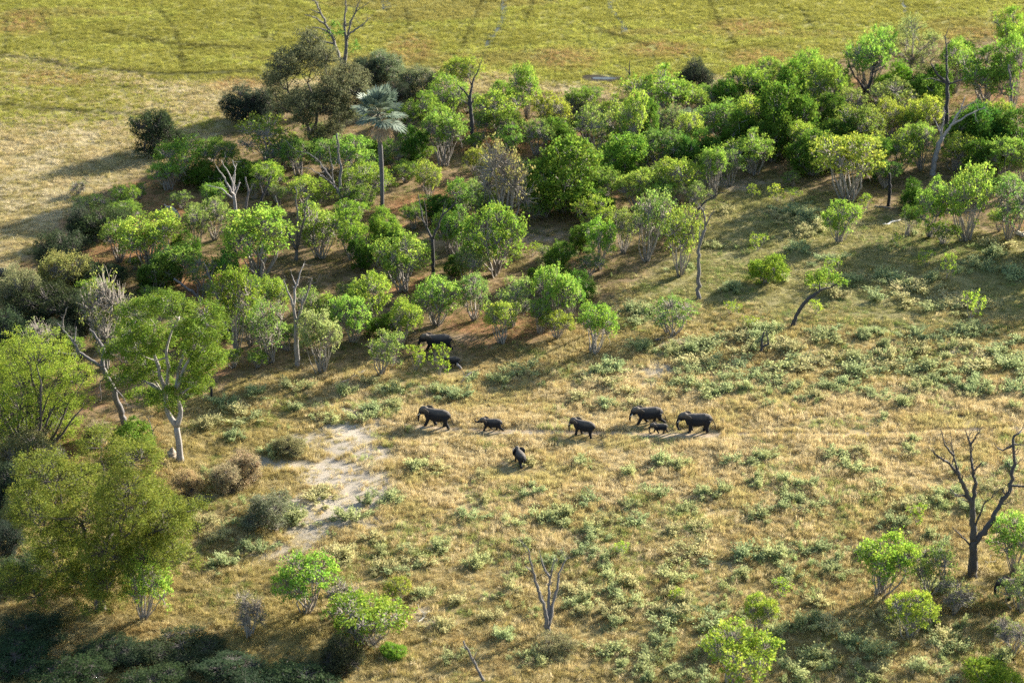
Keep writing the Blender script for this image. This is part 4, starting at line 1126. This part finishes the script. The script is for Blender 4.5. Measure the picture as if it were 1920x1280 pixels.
# ------------------------------------------------------------------ elephants
def bake(o, name):
    """evaluate the modifiers once and keep the plain mesh"""
    bpy.context.view_layer.update()
    dg = bpy.context.evaluated_depsgraph_get()
    me = bpy.data.meshes.new_from_object(o.evaluated_get(dg))
    me.name = name
    bpy.data.objects.remove(o)
    return me
TRUNKS = {'hang': [(2.30, 1.62), (2.47, 1.25), (2.50, .85), (2.44, .48), (2.34, .2)],
          'curl': [(2.30, 1.62), (2.46, 1.25), (2.44, .8), (2.34, .42), (2.18, .26), (2.02, .3), (1.98, .42)],
          'up': [(2.34, 1.68), (2.66, 1.5), (2.96, 1.52), (3.16, 1.75), (3.18, 2.05), (3.1, 2.22)],
          'fwd': [(2.32, 1.62), (2.55, 1.3), (2.66, .95), (2.68, .6), (2.78, .3)]}
def elephant(scale, legs, trunk, label, px, py, heading, seed, flare=18, tusk=1.0, baby=False, dip=0.0, tail=.1):
    rng = np.random.default_rng(seed)
    mb = MB()
    hb = .12 if baby else 0
    # trunk of the body: rump, loins, dip of the back, shoulder
    ch = [(-1.74, 1.52, .14, .18), (-1.64, 1.59, .36, .42), (-1.38, 1.70, .57, .65), (-.95, 1.75, .71, .77), (-.4, 1.66, .79, .83), (.15, 1.62, .79, .84), (.6, 1.70, .71, .80), (.95, 1.82, .56, .68), (1.25, 1.95, .42, .54), (1.45, 2.02, .34, .44)]
    P = np.array([(a, 0, b) for a, b, _, _ in ch])
    mb.tube(P, [c[3] for c in ch], 20, ry=[c[2] for c in ch], yaxis=True)
    hs = 1.12 if baby else 1.0
    def hd(x, z):        # head parts turn with the nod
        a = R(-dip)
        dx, dz = x - 1.4, z - 2.0
        return (1.4 + (dx * math.cos(a) - dz * math.sin(a)) * hs, 0, 2.0 + (dx * math.sin(a) + dz * math.cos(a)) * hs)
    hc = [(1.28, 2.06, .34, .40), (1.55, 2.14, .43, .50), (1.82, 2.10, .44, .52), (2.05, 1.95, .36, .42), (2.2, 1.76, .27, .30)]
    mb.tube([hd(a, b) for a, b, _, _ in hc], [c[3] * hs for c in hc], 18, ry=[c[2] * hs for c in hc], yaxis=True)
    jaw = [(1.7, 1.78, .25, .22), (1.95, 1.62, .2, .18), (2.08, 1.5, .1, .09)]
    mb.tube([hd(a, b) for a, b, _, _ in jaw], [c[3] for c in jaw], 12, ry=[c[2] for c in jaw], yaxis=True)
    tk = [(2.12, 1.86)] + TRUNKS[trunk]
    n = len(tk)
    s = np.linspace(0, n - 1, n * 4)
    tx = np.interp(s, np.arange(n), [a for a, _ in tk]); tz = np.interp(s, np.arange(n), [b for _, b in tk])
    ker = np.ones(3) / 3
    for arr in (tx, tz):
        arr[1:-1] = np.convolve(arr, ker, 'valid')
    rad = np.interp(s / (n - 1), [0, .2, .5, 1], [.28, .215, .145, .078])
    mb.tube([hd(a, b) for a, b in zip(tx, tz)], rad, 12, yaxis=True)
    # legs: forelegs hinge at the shoulder, hind legs at the hip with stifle and hock
    for k, (fore, side) in enumerate(((1, 1), (1, -1), (0, 1), (0, -1))):
        sw, bd = legs[k]
        a, b = R(sw), R(bd)
        if fore:
            J = np.array((.82, .36 * side, 1.55)); L1, L2 = .82, .70
            K = J + np.array((math.sin(a) * L1, 0, -math.cos(a) * L1))
            Fo = K + np.array((math.sin(a - b) * L2, 0, -math.cos(a - b) * L2))
            pts = [J + (0.05, -.05 * side, .25), J, (J * .45 + K * .55), K, (K + Fo) / 2, Fo + (0, 0, .1), Fo]
            rr = [.36, .36, .26, .215, .185, .205, .215]; ry = [.26, .30, .23, .20, .18, .205, .215]
        else:
            J = np.array((-1.18, .36 * side, 1.55)); L1, L2, L3 = .70, .42, .40
            a1 = a + R(10)
            K = J + np.array((math.sin(a1) * L1, 0, -math.cos(a1) * L1))
            a2 = a1 - R(16) - b
            Hk = K + np.array((math.sin(a2) * L2, 0, -math.cos(a2) * L2))
            a3 = a2 + R(10) + b * .35
            Fo = Hk + np.array((math.sin(a3) * L3, 0, -math.cos(a3) * L3))
            pts = [J + (-.05, -.06 * side, .2), J, (J + K) / 2, K, Hk, Fo + (0, 0, .12), Fo]
            rr = [.46, .48, .36, .26, .185, .195, .205]; ry = [.30, .34, .28, .22, .17, .195, .205]
        mb.tube(pts, rr, 14, ry=ry, yaxis=False)
    # tail
    tl = np.array([(-1.74, 0, 1.86), (-1.9, .02, 1.62), (-1.98 - tail, .05, 1.25), (-2.0 - tail * 2, .06, .95)])
    mb.tube(tl, (.085, .065, .05, .05), 8)
    mb.tube([tl[-1], tl[-1] + (-.03, 0, -.12), tl[-1] + (-.06, 0, -.32)], (.05, .08, .04), 8)
    # ears: broad fans hinged behind the cheek, pointing back
    eo = np.array([(.0, .40), (.28, .46), (.62, .40), (.86, .16), (.90, -.18), (.74, -.5), (.5, -.78), (.28, -.88), (.12, -.62), (.02, -.3)])
    for side in (1, -1):
        fl = R(flare)
        base = np.array(hd(1.60, 2.06)) + (0, .40 * side * hs, 0)
        bx = np.array((-math.cos(fl), math.sin(fl) * side, 0)); bz = np.array((.1, 0.10 * side, 1.0))
        nn = unit(np.cross(bx, bz))
        O = np.array([base + bx * u * hs * 1.12 + bz * v * hs * 1.1 + nn * .07 * math.sin(u * 3) * side for u, v in eo])
        c = O.mean(0)
        m = len(O)
        V = np.vstack([O + nn * .05, O - nn * .05, c + nn * .085, c - nn * .085])
        k = np.arange(m); k2 = (k + 1) % m
        t = np.vstack([np.stack([k, k2, np.full(m, 2 * m)], -1), np.stack([k2 + m, k + m, np.full(m, 2 * m + 1)], -1)])
        mb.add(V, np.stack([k, k + m, k2 + m, k2], -1), t)
    me = mb.mesh('body', M_HIDE, True)
    o = obj('elephant_body_tmp', me)
    md = o.modifiers.new('fuse', 'REMESH'); md.mode = 'VOXEL'; md.voxel_size = .036
    sm_ = o.modifiers.new('soft', 'SMOOTH'); sm_.factor = .5; sm_.iterations = 3
    body = bake(o, 'body')
    body.polygons.foreach_set('use_smooth', np.ones(len(body.polygons), bool))
    zmin = min(v.co.z for v in body.vertices)
    g = ground_pt(px, py)
    root = thing('elephant', g, R(heading))
    root.scale = (scale,) * 3
    b = obj('body', body, root, None, (.2, 0, -zmin - .02))
    if tusk:
        for side in (1, -1):
            t = MB()
            a = np.array(hd(2.16, 1.66)) + (0, .2 * side, 0)
            t.tube([a, a + (.15, .05 * side, -.2), a + (.32, .08 * side, -.3), a + (.5 * tusk, .07 * side, -.28)], (.05, .045, .035, .012), 8)
            obj('tusk', t.mesh('tusk', M_IVORY, True), root, None, (.2, 0, -zmin - .02))
    tag(root, label, 'elephant', 'elephants of the herd')
    return root
WALK = [((24, 4), (-16, 10), (-24, 6), (12, 6)), ((-14, 12), (24, 2), (14, 4), (-26, 8)), ((14, 2), (-10, 6), (-10, 4), (10, 2)), ((4, 0), (-5, 2), (-6, 2), (8, 2)), ((28, 6), (-22, 12), (-34, 16), (16, 4))]
EL = [
 elephant(1.0, WALK[0], 'hang', 'large elephant leading the line, trunk hanging straight down', 822, 800, 158, 1),
 elephant(.68, WALK[4], 'up', 'half grown elephant raising its curled trunk behind the leader', 925, 807, 172, 2, tusk=0, flare=35, dip=-8),
 elephant(.84, WALK[2], 'hang', 'medium elephant walking alone in the middle of the line', 1097, 817, 150, 3, tusk=.6),
 elephant(.95, WALK[4], 'hang', 'large elephant striding along above the small calf', 1219, 794, 184, 4, flare=14, tusk=.7),
 elephant(.52, WALK[1], 'curl', 'smallest calf trotting below a large elephant, trunk curled under', 1239, 812, 180, 5, tusk=0, baby=True, flare=30),
 elephant(1.0, WALK[3], 'curl', 'large elephant standing last in the line on the trail', 1310, 809, 177, 6, tusk=.6),
 elephant(.73, WALK[4], 'hang', 'young elephant seen from behind with ears spread, below the line', 976, 871, 106, 7, flare=40, tusk=.4, tail=.25),
 elephant(1.02, WALK[1], 'hang', 'large elephant half hidden behind saplings at the wood edge', 824, 658, 182, 8, tusk=0),
 elephant(.58, WALK[4], 'hang', 'calf behind yellow leaves below the woodland elephant', 849, 688, 178, 9, tusk=0, baby=True),
 elephant(1.02, WALK[2], 'hang', 'shaded elephant cut by the left edge, rump showing', 1, 533, 176, 10, tusk=0),
 elephant(.98, WALK[3], 'curl', 'elephant behind leaves at the right edge near the big dead tree', 1910, 1122, 180, 11, tusk=.6),
]

# ------------------------------------------------------------------ labels: each one names its nearest landmark, its side of it and its rank there
MARKS = [('the leading elephant', 822, 800), ('the trunk raising elephant', 925, 807), ('the lone mid line elephant', 1097, 817), ('the smallest calf', 1239, 812), ('the last elephant in line', 1310, 809), ('the back turned elephant', 977, 869), ('the woodland elephant', 824, 658), ('the left edge elephant', 4, 533),
 ('the fan palm', 716, 408), ('the huge acacia', 190, 1143), ('the tall forked trunk tree', 338, 864), ('the left edge lime tree', 60, 860), ('the brownish olive tree', 584, 290), ('the tall airy tree', 1707, 152),
 ('the big black dead tree', 1823, 1080), ('the four stemmed dead tree', 1027, 1190), ('the slim forked dead trunk', 1309, 560), ('the crooked armed dead tree', 888, 280), ('the long limbed dead tree', 642, 404), ('the three stemmed dead tree', 556, 488), ('the V forked dead tree', 812, 525), ('the tall pale dead tree', 558, 688), ('the leaning dead tree', 236, 800),
 ('the leaning tufted tree', 1483, 614), ('the fanning pale dead tree', 1747, 328), ('the tall dark dead tree', 1775, 275), ('the two armed dead tree', 1625, 190), ('the five stemmed dead tree', 443, 412), ('the waterhole', 1130, 148), ('the termite mound', 1557, 262), ('the dead forked stub', 1428, 662), ('the white fallen log', 1672, 419)]
SIDES = ['right of', 'behind and right of', 'behind', 'behind and left of', 'left of', 'in front and left of', 'in front of', 'in front and right of']
ORD = ['nearest', 'second', 'third', 'fourth', 'fifth', 'sixth', 'seventh', 'eighth', 'ninth', 'tenth'] + ['%dth' % i for i in range(11, 31)]
def write_labels(items):
    looks = {}
    for it in items: looks.setdefault(it[1], []).append(it)
    for look, its in looks.items():
        x = np.array([i[2] for i in its], float); y = np.array([i[3] for i in its], float)
        best = [(1e9, '')] * len(its)
        for nm, mx, my in MARKS:
            dx, dy = x - mx, (my - y) * 2.2          # ground distances: the view is foreshortened
            d = np.hypot(dx, dy)
            sec = np.round(np.degrees(np.arctan2(dy, dx)) / 45).astype(int) % 8
            for s in range(8):
                idx = np.where(sec == s)[0]
                for rank, i in enumerate(idx[np.argsort(d[idx])][:30]):
                    cost = d[i] + rank * 170
                    if cost < best[i][0]:
                        best[i] = (cost, '%s, %s %s %s' % (look, ORD[rank], SIDES[s], nm))
        if len(its) == 1:
            best = [(0, b[1].replace(', nearest', ',')) for b in best]
        for i, it in enumerate(its):
            it[0]['label'] = best[i][1]
write_labels(ITEMS)
write_labels(SAGE_ITEMS)
print('COUNTS trees', len(ITEMS), 'sage', len(SAGE_ITEMS), 'objects', len(S.objects))
